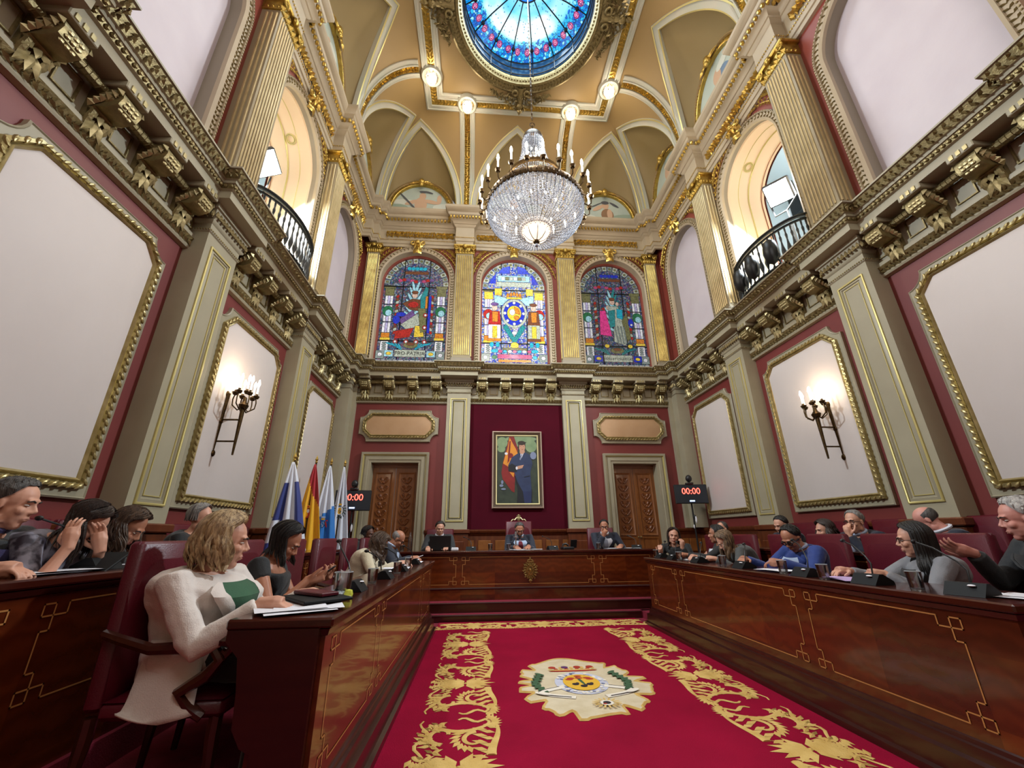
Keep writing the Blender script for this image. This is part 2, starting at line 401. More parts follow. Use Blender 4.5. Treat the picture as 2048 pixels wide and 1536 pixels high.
# wainscot
m=MB()
WP=[(-W,YF),(-W,YB),(-3.37,YB)];
def wains(path,name,n):
    m=MB();sweep(m,path,[(.0,.05),(.06,.05),(.06,.22),(.04,.25),(.04,1.2),(.05,1.22),(.055,1.24),(.09,1.27),(.1,1.3),(.1,1.32),(0,1.33)],fxy,mats=[0]*10)
    m.i=1
    for p,d,nn in walk(path,.36,False,.04):
        T=Matrix.Translation((p.x,p.y,0))@Matrix(((d.x,-nn.x,0,0),(d.y,-nn.y,0,0),(0,0,1,0),(0,0,0,1)))
        for z0,z1 in ((.35,.75),(.86,1.12)):
            m.bbox(-.135,.135,-.018,.0,z0,z1,.012,T)
    m.build(name,['wainscot','wainpan'],kind='structure',smooth=False)
wains([(-W,YF),(-W,YB),(-3.37,YB)],'baseboard_left',0);wains([(-1.93,YB),(1.93,YB)],'baseboard_back',0);wains([(3.37,YB),(W,YB),(W,YF)],'baseboard_right',0)
# lower cornice
CP=planpath(.12)
m=MB()
sweep(m,CP,[(0,4.56),(.05,4.57),(.06,4.59),(.28,4.60),(.30,4.60),(.30,4.69),(.33,4.70),(.345,4.745),(.36,4.75),(.36,4.785),(.38,4.79),(.42,4.875),(.44,4.88),(.44,4.9),(0,4.93)],fxy,mats=[0,1,0,0,0,0,1,0,0,0,1,0,0,0])
m.i=1
beads(m,CP,.052,.345,4.725,.021,mapf=fxy,el=(1,.9,1))
leaves_h(m,CP,.075,.41,4.835,.07,.032,.03,ang=1.0)
m.build('trim_1',['greige','golddull'],kind='structure')
segs={'left':[(-1.6,1.27),(1.79,3.733),(4.253,6.195),(6.715,8.65)],'back':[(-3.70,-1.59),(-1.07,1.06),(1.58,3.70)]}
segs['right']=segs['left']
k=2
for side in ('left','back','right'):
    m=MB()
    for a,b in segs[side]:
        P=[(a,YB),(b,YB)] if side=='back' else ([(-W,a),(-W,b)] if side=='left' else [(W,b),(W,a)])
        sweep(m,P,[(0,4.03),(.05,4.04),(.06,4.06),(.055,4.08),(.04,4.085),(.085,4.16),(.07,4.17),(.07,4.215),(.03,4.23),(.03,4.57)],fxy,mats=[0,0,0,0,1,0,0,0,0])
        m.i=1;leaves_h(m,P,.06,.07,4.115,.075,.03,.025,ang=.9,lean=.2)
        # frieze panels
        n=4;w=(b-a)/n
        for i in range(n+1):
            q=a+w*i;h=.09 if 0<i<n else .06
            if i==0:q+=.08
            if i==n:q-=.08
            (lo,ro)=wallpos(side,0);T=Matrix.Translation(lo)@Matrix.Rotation(ro,4,'Z')
            qq=-q if side=='right' else q
            if side=='back':T=Matrix.Translation((0,YB,0))
            R=[(qq-h,4.27),(qq+h,4.27),(qq+h,4.5),(qq-h,4.5)]
            sweep(m,R,[(0,.03),(0,.045),(-.012,.045),(-.016,.03)],lambda p,hh:T@fxz(p,hh),closed=True,mats=[1,1,1])
        m.i=1
        if side=='back':m.tube([(a,YB-.13,4.5),(b,YB-.13,4.5)],.04,8)
        else:m.tube([((-W+.13) if side=='left' else (W-.13),a,4.5),((-W+.13) if side=='left' else (W-.13),b,4.5)],.04,8)
        for i in range(int((b-a)/.045)):
            q=a+.045*i;c=(q,YB-.13,4.5) if side=='back' else ((-W+.13) if side=='left' else (W-.13),q,4.5)
            m.ell(c,(.013,.046,.046) if side=='back' else (.046,.013,.046),n=6,k=4)
    m.build('trim_%d'%k,['greige','golddull'],kind='structure');k+=1
# corbels
def corbel():
    m=MB()
    pr=[(0,.2),(.05,.18),(.07,.22),(.06,.28),(.10,.31),(.17,.30),(.245,.34),(.265,.40),(.255,.45),(.22,.49),(.0,.5)]
    def ext(pr,w,x0=0):
        n=len(pr);vs=[(x0-w/2,-a,z) for a,z in pr]+[(x0+w/2,-a,z) for a,z in pr]
        m.add(vs,[list(range(n)),list(range(n,2*n))[::-1]]+[(i,(i+1)%n,n+(i+1)%n,n+i) for i in range(n)])
    ext(pr,.13)
    # volutes on the cheeks
    for s in (-1,1):
        m.tube([(s*.062,-.17-.055*(1-t/26)*cos(t*.55),.40+.055*(1-t/26)*sin(t*.55)) for t in range(24)],.012,6)
        m.ell((s*.065,-.17,.4),(.02,.025,.025),n=8,k=5)
        m.tube([(s*.05,-.07,.3),(s*.055,-.10,.26),(s*.05,-.075,.2),(s*.045,-.05,.15)],[.02,.018,.02,.01],6)
    m.i=1
    m.bbox(-.085,.085,-.275,0,.5,.56,.006)
    m.i=2
    for i in range(3): m.box(-.06+.045*i,-.035+.045*i,-.283,-.27,.51,.555)
    for i in range(5):
        z=.33+.035*i
        for s in (-.03,0,.03): m.ell((s,-.215-.05*sin(i/4*pi*.9+.3),z),(.016,.012,.016),n=6,k=4)
    for s in (-1,1):
        for q in range(6): m.leaf((s*.07,-.09-.03*q,.33+.025*q),(0,-.6+.2*q,.8),.09,.045,.03,(s,0,0))
    for s in (-1,0,1):
        m.leaf((s*.035,-.075,.16),(s*.3,0,-1),.16,.05,.03,(0,-1,0))
        m.leaf((s*.045,-.09,.25),(s*.5,-.2,-1),.12,.045,.03,(0,-1,0))
    return m
cb=corbel();CB0=cb.build('corbel',['golddull','greige','goldpale'],label='x',cat='corbel',group='gilded scroll corbels under the lower cornice')
first=[True]
def put(proto,loc,rot,label,group=None):
    if first and proto.get('_used') is None:
        proto['_used']=1;proto.location=loc;proto.rotation_euler=(0,0,rot);proto['label']=label
        if group:proto['group']=group
        return proto
    o=dup(proto,loc,rot,label,group)
    if '_used' in o:del o['_used']
    return o
ORD=['first','second','third','fourth']
where={('back',0):'above the left door',('back',1):'above the dark red velvet',('back',2):'above the right door',
 ('left',3):'above the flags',('left',2):'above the left sconce',('left',1):'above the nearest left panel',('left',0):'-',
 ('right',3):'above the right clock screen',('right',2):'above the right sconce',('right',1):'above the nearest right panel'}
for side in ('back','left','right'):
    for bi,(a,b) in enumerate(segs[side]):
        if side!='back' and bi==0: continue
        w=(b-a)/4
        for i in range(4):
            u=a+w*(i+.5);(lo,ro)=wallpos(side,u)
            lab='gilded scroll corbel %s, %s'%(where[side,bi],(ORD[i]+' from the left') if side=='back' else (ORD[3-i]+' from the back corner'))
            put(CB0,(lo[0],lo[1],4.02),ro,lab).scale=(1.35,1.12,1.04)
# lower pilasters
def lower_pil(hw,out):
    t=thing('pilaster','x','pilaster',group='panelled pilasters of the lower storey')
    m=MB();m.box(-hw,hw,-out,0,1.33,4.32);m.build('shaft','greige',t,smooth=False)
    m=MB();m.bbox(-hw-.03,hw+.03,-out-.03,0,TR+.02,1.25,.01);m.bbox(-hw-.06,hw+.06,-out-.06,0,1.25,1.33,.012);m.bbox(-hw+.06,hw-.06,-out-.045,-out,.5,1.1,.01);m.build('wood_pedestal','wainscot',t,smooth=False)
    m=MB()
    R=[(-hw+.1,1.5),(hw-.1,1.5),(hw-.1,4.12),(-hw+.1,4.12)]
    f=lambda p,h:V((p[0],-out-h,p[1]))
    sweep(m,R,[(.02,0),(.02,.014),(.008,.018),(0,.014),(-.0,.0),(-.03,.012),(-.035,.0),(-.055,.0),(-.055,.008),(-.063,.008),(-.063,0)],f,closed=True,mats=[0,0,0,0,1,1,1,0,0,0])
    m.build('panel_moulding',['goldline','greige'],t)
    m=MB();P=[(-hw,0),(-hw,-out),(hw,-out),(hw,0)]
    sweep(m,P,[(0,4.26),(.015,4.27),(.02,4.295),(.005,4.3),(.005,4.37),(.03,4.39),(.035,4.41),(.02,4.42),(.05,4.53),(.07,4.54),(.07,4.60),(0,4.6)][::1],lambda p,h:V((p[0],p[1],h)),mats=[0]*11)
    m.i=1;beads(m,P,.03,.02,4.285,.010,mapf=fxy)
    for p,d,nn in walk(P,.055,False,.045):
        m.leaf((p.x,p.y,4.475),(0,0,1),.11,.045,.03,V((nn.x,nn.y,0)));m.ell((p.x+nn.x*.015,p.y+nn.y*.015,4.445),.018,n=6,k=4)
    m.build('capital',['greige','golddull'],t)
    return t
M['goldline']=mat('gold_line','#cbbb78',.4,.4)
PB=lower_pil(.265,.12);PS=lower_pil(PW,.21)
put(PB,(-1.33,YB,0),0,'panelled greige pilaster between the left door and the velvet')
put(PB,(1.32,YB,0),0,'panelled greige pilaster between the velvet and the right door')
for side in ('left','right'):
    for i,nm in ((0,'between the sconce and the %s'%('flags' if side=='left' else 'far panel')),(1,'between the sconce and the nearest large panel')):
        (lo,ro)=wallpos(side,PC[i]);put(PS,lo,ro,'panelled greige pilaster on the %s wall %s'%(side,nm))
for sx,sd in ((-1,'left'),(1,'right')):
    m=MB();xs=sorted((sx*W,sx*3.70));m.box(xs[0],xs[1],8.65,YB,1.33,4.32)
    xs=sorted((sx*W,sx*3.62));m.box(xs[0],xs[1],8.9,YB,1.33,4.32)
    t=tag(thing('corner_pilaster','plain greige corner pilaster where the %s wall meets the back wall'%sd,'pilaster'))
    m.build('shaft','greige',t,smooth=False)
    m=MB();P=[(-W,8.65),(-3.70,8.65),(-3.70,8.9),(-3.62,8.9),(-3.62,YB)]
    if sx>0:P=[(-a,b) for a,b in reversed(P)]
    sweep(m,P,[(0,4.26),(.02,4.28),(.005,4.3),(.005,4.37),(.03,4.39),(.02,4.42),(.05,4.53),(.07,4.54),(.07,4.60),(0,4.6)],fxy,mats=[0]*9)
    m.i=1
    for p,d,nn in walk(P,.055,False,.045): m.leaf((p.x,p.y,4.475),(0,0,1),.11,.045,.03,V((nn.x,nn.y,0)))
    m.build('capital',['greige','golddull'],t)
# framed wall panels
def notched(u0,u1,z0,z1,r,top=True,bot=False,n=6):
    """CCW rect with concave quarter-round corners"""
    P=[]
    def cor(cx,cz,a0,a1): return arc(cx,cz,r,a0,a1,n)
    P+= cor(u0,z0,pi/2,0) if bot else [(u0,z0)]
    P+= cor(u1,z0,pi,pi/2) if bot else [(u1,z0)]
    P+= cor(u1,z1,-pi/2,-pi) if top else [(u1,z1)]
    P+= cor(u0,z1,0,-pi/2) if top else [(u0,z1)]
    return P
def wall_panel(hw,z0,z1,r,label,bot=False,fab='silk',cut=False,group=None):
    t=thing('wall_panel',label,'wall panel',group=group)
    O=notched(-hw,hw,z0,z1,r,True,bot)
    ins=.115
    I=notched(-hw+ins,hw-ins,z0+ins,z1-ins,r*.8,True,bot,6)
    if cut:
        c=r*.9;I=[]
        a,b,e,f=-hw+ins,hw-ins,z0+ins,z1-ins
        I=([(a,e+c),(a+c,e)] if bot else [(a,e)])+([(b-c,e),(b,e+c)] if bot else [(b,e)])+[(b,f-c),(b-c,f),(a+c,f),(a,f-c)]
    m=MB()
    n=len(O);vs=[fxz(p,.04) for p in O]+[fxz(p,0) for p in O];m.add(vs,[(i,(i+1)%n,n+(i+1)%n,n+i) for i in range(n)]+[list(range(n))])
    sweep(m,O,[(0,.04),(-.012,.05),(-.02,.04)],fxz,closed=True)
    m.build('border','greige',t)
    m=MB()
    sweep(m,I,[(.04,.04),(.035,.075),(.008,.085),(-.004,.06),(-.008,.068),(-.022,.082),(-.036,.068),(-.042,.045)],fxz,closed=True)
    m.i=1
    for p,d,nn in walk(I,.068,True,.021):   # rope twist
        a=.7;dd=V((d.x*cos(a)-d.y*sin(a),d.x*sin(a)+d.y*cos(a)));c=fxz(p,.078);tt=(fxz(dd,0)).normalized()
        R=Matrix((tt,tt.cross(V((0,-1,0))),V((0,-1,0)))).transposed();m.ell(c,(.040,.016,.018),n=6,k=4,R=R)
    m.build('gilded_frame',['goldframe','goldframe'],t)
    m=MB();n=len(I);cen=V((0,0));vs=[fxz(p,.045) for p in I]
    # cushion: slightly padded fabric
    zc=(z0+z1)/2;vs2=[fxz((p[0]*.93,zc+(p[1]-zc)*.96),.062) for p in I]
    m.add(vs+vs2,[(i,(i+1)%n,n+(i+1)%n,n+i) for i in range(n)]+[list(range(n,2*n))]);m.build('fabric',fab,t)
    return t
M['goldframe']=mat('frame_gilding','#c0ae7c',.35,.6,noise=.5,nscale=12,col2='#94814e')
for side in ('left','right'):
    for c,hw,lab in ((7.76,.76,'pale silk panel in gilt frame on the %s wall nearest the back corner'%side),(5.27,.79,'pale silk panel in gilt frame behind the %s wall sconce'%side),(2.80,.76,'large pale silk panel in gilt frame at the %s edge of the photo'%side)):
        t=wall_panel(hw,1.49,3.88,.17,lab,cut=True,group='silk panels of the side walls');(lo,ro)=wallpos(side,c);t.location=lo;t.rotation_euler=(0,0,ro)
for sx,sd in ((-1,'left'),(1,'right')):
    t=wall_panel(.86,3.15,3.87,.17,'small tan framed panel above the %s door'%sd,bot=True,fab='tanpanel',cut=True,group='tan panels over the doors');t.location=(sx*2.63,YB,0)
m=MB();m.box(-1.06,1.05,-.03,0,1.33,4.04);m.build('velvet_hanging','velvet',loc=(0,YB,0),label='dark burgundy velvet wall covering behind the portrait',cat='wall hanging')
# doors
for sx,k in ((-1,1),(1,2)):
    t=thing('door_%d'%k,None,None,loc=(sx*2.65,YB,0),kind='structure')
    m=MB()
    C=[(.5,.2),(.5,2.7),(-.5,2.7),(-.5,.2)]
    sweep(m,C,[(-.02,-.3),(0,.0),(0,.03),(.05,.035),(.06,.05),(.12,.05),(.13,.03),(.15,.03),(.17,.07),(.205,.08),(.22,.06),(.22,0)],fxz,mats=[0,0,0,0,0,0,0,1,0,0,0])
    m.build('casing',['greige','goldline'],t)
    for s in (-1,1):
        m=MB();x0,x1=(-.49,-.005) if s<0 else (.005,.49)
        m.box(x0,x1,.18,.23,.22,2.62)
        for z0,z1 in ((.35,.8),(.9,1.12),(1.2,2.5)):
            sweep(m,[(x0+.08,z0),(x1-.08,z0),(x1-.08,z1),(x0+.08,z1)],[(.02,-.18),(.015,-.16),(0,-.165),(-.02,-.18)],fxz,closed=True)
        m.i=1
        xc=(x0+x1)/2
        # carved arabesque: candelabra of scrolls and leaves
        for q in range(7):
            z=1.28+q*.17
            for e in (-1,1):
                m.tube([(xc+e*(.02+.085*sin(w*.5)),.17,z+.13*(w/6)-.02*cos(w)) for w in range(7)],[.012]*4+[.009,.007,.004],5)
                m.tube([(xc+e*(.06+.03*cos(w)),.168,z+.05+.03*sin(w)) for w in range(6)],.007,5)
                m.leaf((xc+e*.035,.18,z+.08),(e*.7,0,1),.1,.04,.02,(0,-1,0))
            m.ell((xc,.175,z),(.022,.015,.028),n=8,k=5)
        d=m.build('leaf',['door','carve'],t)
        h=MB();h.ell((-.03 if s<0 else .03,.15,1.15),.02,n=8,k=6);h.build('handle','golddull',d)
    m=MB();m.box(-.5,.5,.16,.26,2.62,2.72);m.build('lintel','carve',t)
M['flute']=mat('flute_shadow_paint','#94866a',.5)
# ---------------- upper storey ----------------
AR=[(-2.56,.87),(-.02,.87),(2.58,.87)]
Z5=4.9
m=MB();wall_arch(m,-W,W,Z5,9.6,[(c,h,Z5+.2,7.35,None) for c,h in AR]);m.i=1
for c,h in AR:
    P=[(c-h,Z5+.2)]+arc(c,7.35,h,pi,0,28)+[(c+h,Z5+.2)]
    sweep(m,P,[(0,0),(0,-.26)],fxz,mats=[1])
    m.box(c-h,c+h,-.0,.28,Z5+.14,Z5+.2)
m.build('wall_back_upper',['redup','greigeup'],loc=(0,YB,0),kind='structure').name='wall_back.001'
def arch_frame(m,c,r,zs,zb,w=.13,o=.05,key=True,closed=False):
    P=[(c+r,zb),(c+r,zs)]+arc(c,zs,r,0,pi,30)[1:-1]+[(c-r,zs),(c-r,zb)]
    sweep(m,P,[(-.01,0),(-.01,o),(.03,o+.02),(.035,o),(w-.03,o),(w-.025,o+.025),(w,o+.02),(w,0)],fxz,mats=[0]*7)
    m.i=1
    leaves(m,P,.075,.035+(w-.065)/2,o,.085,.03,ang=.95,hh=.025)
    beads(m,P,.05,w-.012,o+.022,.012)
for k,(c,h) in enumerate(AR):
    m=MB();arch_frame(m,c,h,7.35,Z5)
    m.build('trim_%d'%(20+k),['greigeup','golddull'],loc=(0,YB,0),kind='structure')
# side upper walls
BC=[7.73,5.22,2.72]
for side,sx in (('left',-1),('right',1)):
    s=-1 if side=='right' else 1
    m=MB();ar=sorted([(s*BC[0],.73,Z5,7.42,None),(s*BC[1],.80,Z5,7.35,None),(s*BC[2],.73,Z5,7.42,None)])
    a,b=sorted((s*YF,s*YB));wall_arch(m,a,b,Z5,9.6,ar)
    m.i=1
    for uc,hw,zb,zs,_ in ar:
        P=[(uc-hw,zb)]+arc(uc,zs,hw,pi,0,28)+[(uc+hw,zb)]
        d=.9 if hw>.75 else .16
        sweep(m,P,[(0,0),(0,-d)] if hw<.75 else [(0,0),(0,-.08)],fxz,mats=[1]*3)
        if hw<.75:
            m.i=2;A=[(uc-hw,zb)]+arc(uc,zs,hw,pi,0,28)+[(uc+hw,zb)]
            m.add([fxz(p,-.15) for p in A],[list(range(len(A)))])
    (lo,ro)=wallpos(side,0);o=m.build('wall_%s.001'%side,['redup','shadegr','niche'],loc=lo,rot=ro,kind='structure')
    for k,(c,r,zs) in enumerate(((BC[0],.73,7.42),(BC[1],.80,7.35),(BC[2],.73,7.42))):
        m=MB();arch_frame(m,s*c,r,zs,Z5,w=.14)
        m.build('trim_%d'%(30+k+(10 if sx>0 else 0)),['greigeup','golddull'],loc=lo,rot=ro,kind='structure')
    # open balcony bay: reveal, red wood frame, room behind
    c=s*BC[1];m=MB()
    P=[(c-.8,Z5)]+arc(c,7.35,.8,pi,0,28)+[(c+.8,Z5)]
    sweep(m,P,[(0,-.08),(.02,-.1),(-.02,-.8),(0,-.85)],fxz,mats=[0,0,0])
    for off in (-.3,-.52):
        sweep(m,P,[(.0,off+.016),(.016,off),(.0,off-.016)],fxz,mats=[1,1])
    m.i=1
    for th in (55,125):
        th=radians(th);e=V((-sin(th),0,cos(th)));o=V((c+.785*cos(th),.41,7.35+.785*sin(th)))
        for rr in (.085,.06):m.tube([o+e*rr*cos(k*pi/8)+V((0,rr*sin(k*pi/8),0)) for k in range(17)],.009,5)
    zt=7.35+.79*sin(radians(90));
    m.build('trim_%d'%(50+(sx>0)),['peach','goldbrt2'],loc=lo,rot=ro,kind='structure') if 'goldbrt2' in M else m.build('trim_%d'%(50+(sx>0)),['peach','goldline'],loc=lo,rot=ro,kind='structure')
    m=MB();sweep(m,P,[(0,-.8),(-.08,-.8),(-.09,-.83),(-.09,-.88),(0,-.88)],fxz,mats=[0]*4)
    m.build('window_%d'%(10+(sx>0)),['redwood'],loc=lo,rot=ro,kind='structure')
    m=MB();m.box(c-1.9,c+1.9,.9,3.6,4.7,4.78);m.box(c-1.9,c+1.9,.9,3.6,8.6,8.7);m.box(c-1.9,c+1.9,3.6,3.7,4.7,8.7);m.box(c-1.9,c-1.8,.9,3.6,4.7,8.7);m.box(c+1.8,c+1.9,.9,3.6,4.7,8.7)
    wall_arch(m,c-1.9,c+1.9,4.78,8.7,[(c,.8,4.78,7.35,None)],h=-.89)
    m.i=1;m.box(c-1.8,c+1.8,2.4,2.75,8.1,8.6);m.i=2;m.box(c-.82,c+.82,0,.9,4.7,4.92)
    m.build('wall_gallery_%s'%side,['gallery','black','greige'],loc=lo,rot=ro,kind='structure')
    # balustrade
    t=thing('balcony_balustrade','black curved iron balustrade of the %s wall balcony'%side,'balustrade',lo,ro,group='wall balconies')
    B=[(c+.82*sin(a),-.42*cos(a)+.02) for a in [radians(-88+176*i/24) for i in range(25)]]
    B=[(x,min(y,.0)) for x,y in B]
    m=MB();m.tube([(x,y,5.62) for x,y in B],.035,8,flat=.8);m.tube([(x,y,5.55) for x,y in B],.02,6);m.build('rail','iron',t)
    m=MB();m.tube([(x,y,4.97) for x,y in B],.03,6);m.build('bottom_rail','iron',t)
    bp=[(r*.9,z) for r,z in ((.012,4.97),(.028,5.0),(.012,5.03),(.034,5.12),(.038,5.16),(.02,5.25),(.012,5.33),(.018,5.36),(.022,5.4),(.012,5.44),(.016,5.5),(.012,5.56))]
    for i,(p,d,nn) in enumerate(walk(B,.105)):
        m=MB();m.lathe(bp,7,Matrix.Translation((p.x,p.y,0)));m.build('baluster','iron',t)
    m=MB()
    for i in range(3):
        xx=c+(-.35+.35*i)*1.1
        m.lathe([(.0,5.02),(.09,5.1),(.115,5.25),(.09,5.42),(0,5.5)],10,Matrix.Translation((xx,-.42*cos(asin(max(-1,min(1,(xx-c)/.82))))-.01,0)))
    if side=='right':m.build('cartouche','iron',t)
    # flood light
    t=thing('floodlight','%s square floodlight glowing in the %s balcony'%('white' ,side),'floodlight',lo,ro,group='floodlights in the balconies')
    T=Matrix.Translation((c,.42,6.88))@(V((-s*1.5,-3.96,-4.5)).to_track_quat('-Y','Z').to_matrix().to_4x4())@Matrix.Rotation(radians(30 if side=='left' else 12),4,'Y')
    m=MB();m.bbox(-.21,.21,.0,.09,-.21,.21,.02,T);m.i=1;m.box(-.185,.185,-.006,.0,-.185,.185,T);m.build('lamp_head',['black','flood'],t)
    m=MB();m.tube([(c-.27,.46,6.88),(c-.27,.5,6.6),(c,.5,6.5),(c+.27,.5,6.6),(c+.27,.46,6.88)],.014,6);m.tube([(c,.5,6.5),(c,.5,4.92)],.018,8);m.build('stand','black',t)
# fluted pilasters upper
def fluted(hw,out,ret=True):
    t=thing('fluted_pilaster','x','pilaster',group='fluted pilasters of the upper storey')
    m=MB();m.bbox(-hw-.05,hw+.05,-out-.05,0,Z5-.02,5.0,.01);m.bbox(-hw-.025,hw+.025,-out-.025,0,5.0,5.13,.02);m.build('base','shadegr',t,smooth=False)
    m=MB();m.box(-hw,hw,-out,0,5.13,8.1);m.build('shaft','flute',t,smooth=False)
    m=MB();n=8
    for i in range(n):
        x=-hw+.03+(2*hw-.06)*(i+.5)/n
        m.tube([(x,-out,5.2),(x,-out-.002,8.02)],.0165,6)
    for s in (-1,1):
        for i in range(3 if out>.2 else 1):
            y=-.05-(out-.06)*(i+.5)/(3 if out>.2 else 1);m.tube([(s*hw,y,5.2),(s*hw,y,8.02)],.0165,6)
    m.build('reeding','reed' if hw<.23 else 'reedg',t)
    m=MB()
    for i in range(7):
        x=-hw+2*hw*i/6;m.leaf((x,-out-.02,8.14),(0,-.25,1),.16,.09,.05,(0,-1,.2))
    for s in (-1,1):
        for i in range(3): m.leaf((s*hw,-out+.03+.07*i,8.14),(s*.2,0,1),.15,.08,.04,(s,0,0))
        m.tube([(s*(hw+.0)+s*.07*(1-q/18)*cos(q*.6+2),-out-.05,8.24+.07*(1-q/18)*sin(q*.6+2)) for q in range(17)],.018,6)
        m.ell((s*(hw),-out-.05,8.24),(.03,.035,.03),n=8,k=5)
    m.bbox(-hw-.07,hw+.07,-out-.07,0,8.28,8.34,.015);m.ell((0,-out-.08,8.27),(.06,.04,.06),n=8,k=6)
    m.box(-hw-.02,hw+.02,-out-.02,0,8.08,8.28)
    m.build('capital','gold',t)
    return t
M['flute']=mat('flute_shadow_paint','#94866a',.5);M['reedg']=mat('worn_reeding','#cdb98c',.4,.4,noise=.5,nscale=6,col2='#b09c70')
M['reed']=mat('gilded_reeding','#d8c070',.36,.55,noise=.4,nscale=6,col2='#a98c4c')
FB=fluted(.22,.2);FS=fluted(.235,.25)
put(FB,(-1.32,YB,0),0,'fluted gilt pilaster between the left and middle stained glass windows')
put(FB,(1.33,YB,0),0,'fluted gilt pilaster between the middle and right stained glass windows')
for side in ('left','right'):
    for i,nm in ((0,'between the balcony and the corner blank arch'),(1,'between the balcony and the large near blank arch')):
        (lo,ro)=wallpos(side,PC[i]-.03);put(FS,lo,ro,'fluted pilaster on the upper %s wall %s'%(side,nm))
CF=fluted(.15,.12)
for sx,sd in ((-1,'left'),(1,'right')):
    put(CF,(sx*3.66,YB,0),0,'narrow fluted corner pilaster right beside the %s end of the stained glass wall'%sd)
# gilded keystones and palm sprays
def keystone():
    m=MB()
    m.grid(lambda u,v:((u-.5)*(.2+.08*v),-.06-.09*sin(pi*u)*(.6+.4*v)-.03*sin(v*9),8.12+.34*v),6,10)
    for s in (-1,1):
        m.tube([(s*(.13+.05*cos(q*.7)),-.12,8.42+.05*sin(q*.7)) for q in range(10)],.02,6)
        m.leaf((s*.05,-.17,8.3),(s*.2,0,-1),.22,.07,.04,(0,-1,0))
    m.ell((0,-.17,8.42),(.07,.05,.06),n=8,k=6)
    return m
K0=keystone().build('keystone','goldbright',label='x',cat='keystone',group='gilded keystones')
for c,n in ((-2.56,'left'),(-.02,'middle'),(2.58,'right')): put(K0,(c,YB,0),0,'gilded scroll keystone over the %s stained glass window'%n)
for side in ('left','right'):
    for c,n in ((BC[0],'corner blank arch'),(BC[1],'balcony arch')):
        (lo,ro)=wallpos(side,c);put(K0,lo,ro,'gilded keystone over the %s of the %s wall'%(n,side))
def spray():
    m=MB();rd=random.Random(9)
    for k,(rr,a0,a1) in enumerate(((1.10,170,114),(1.24,154,128))):
        P=[(1.02+rr*cos(radians(a0+(a1-a0)*q/12)),-.03,7.35+rr*sin(radians(a0+(a1-a0)*q/12))) for q in range(13)]
        m.tube(P,[.014]*9+[.01,.008,.006,.004],5)
        for q in range(1,13):
            d=(V(P[q])-V(P[q-1])).normalized();n=V((d.z,0,-d.x))
            for e in (-1,1):
                dd=(d+n*e*.8).normalized();l=rd.uniform(.08,.12);c=V(P[q])+dd*l*.5;c.z=min(c.z,8.3);m.leaf(c+V((0,-.012,0)),dd,l,.036,.022,(0,-1,0))
    for q in range(6): m.ell((.04+.05*(q%3),-.05,8.0+.07*(q//3)),.02,n=6,k=4)
    return m
S0=spray().build('palm_spray','gold',label='x',cat='relief ornament',group='gilded palm sprays in the spandrels')
def spr(side,u,flip,lab):
    (lo,ro)=wallpos(side,u);o=put(S0,lo,ro,lab);o.scale=(-1 if flip else 1,1,1)
for c,n in ((-2.56,'left'),(-.02,'middle'),(2.58,'right')):
    spr('back',c-1.02,0,'gilded palm spray at the upper left of the %s stained glass window'%n)
    spr('back',c+1.02,1,'gilded palm spray at the upper right of the %s stained glass window'%n)
for side in ('left','right'):
    s=1 if side=='left' else -1
    for c,n in ((BC[1],'balcony'),(BC[0],'corner blank arch')):
        for e,nm in ((-1,'near'),(1,'far')): spr(side,c+e*.97,(e*s>0),'gilded palm spray on the %s side of the %s on the %s wall'%(nm,n,side))
# upper entablature
m=MB();UP=planpath(.2,hw=.16,bw=.17)
UP=[(x,y) for x,y in UP]
sweep(m,UP,[(0,8.34),(.05,8.34),(.055,8.42),(.075,8.43),(.08,8.52),(.1,8.54),(.07,8.56),(.07,8.86),(.1,8.88),(.12,8.93),(.14,8.94),(.15,8.98),(.2,9.02),(.22,9.03),(.225,9.1),(.27,9.13),(.28,9.2),(.3,9.21),(.34,9.3),(.35,9.31),(.35,9.38),(0,9.42)],fxy,mats=[0]*21)
m.i=1
beads(m,UP,.085,.24,9.065,.042,mapf=fxy,el=(.8,1,1.1));beads(m,UP,.04,.09,8.53,.013,mapf=fxy)
for P in ([(-1.02,YB),(1.02,YB)],[(-3.4,YB),(-1.62,YB)],[(1.62,YB),(3.4,YB)],[(-W,6.8),(-W,8.5)],[(-W,4.3),(-W,6.1)],[(-W,1.9),(-W,3.6)],[(W,8.5),(W,6.8)],[(W,6.1),(W,4.3)],[(W,3.6),(W,1.9)]):
    leaves_h(m,P,.07,.085,8.71,.15,.06,.05,ang=1.1,rnd=.6);leaves_h(m,P,.08,.095,8.71,.12,.06,.06,ang=.3,rnd=1.8)
m.build('trim_8',['greigeup','goldbright'],kind='structure')
# ---------------- coved ceiling ----------------
D0=.35;ZC0=9.4;HC=2.0;ARC=2.6
def cove(side):
    A=1.25 if side=='back' else 1.2
    def F(p,h):
        u,t=p[0],p[1];th=max(0,min(1,t/ARC))*pi/2
        d=D0+A*(1-cos(th));z=ZC0+HC*sin(th)
        nx=HC*cos(th);nz=-A*sin(th);l=sqrt(nx*nx+nz*nz);d+=h*nx/l;z+=h*nz/l
        return V((u,YB-d,z)) if side=='back' else (V((-W+d,u,z)) if side=='left' else V((W-d,u,z)))
    return F,A
VA=.8
def gcurve(uc,b,n=22,ex=0):
    P=[]
    for i in range(n+1):
        v=VA*i/n;P.append((uc-b*(1-(v/VA)**2),v*ARC))
    return P+[(2*uc-u,t) for u,t in reversed(P[:-1])]
bays={'back':[(-2.53,.97),(0,1.08),(2.53,.97)],'left':[(7.55,.93),(5.22,1.06),(2.85,.93),(.3,.93)]};bays['right']=bays['left']
ribs={'back':[-1.32,1.32],'left':[6.45,3.98,1.5],'right':[6.45,3.98,1.5]}
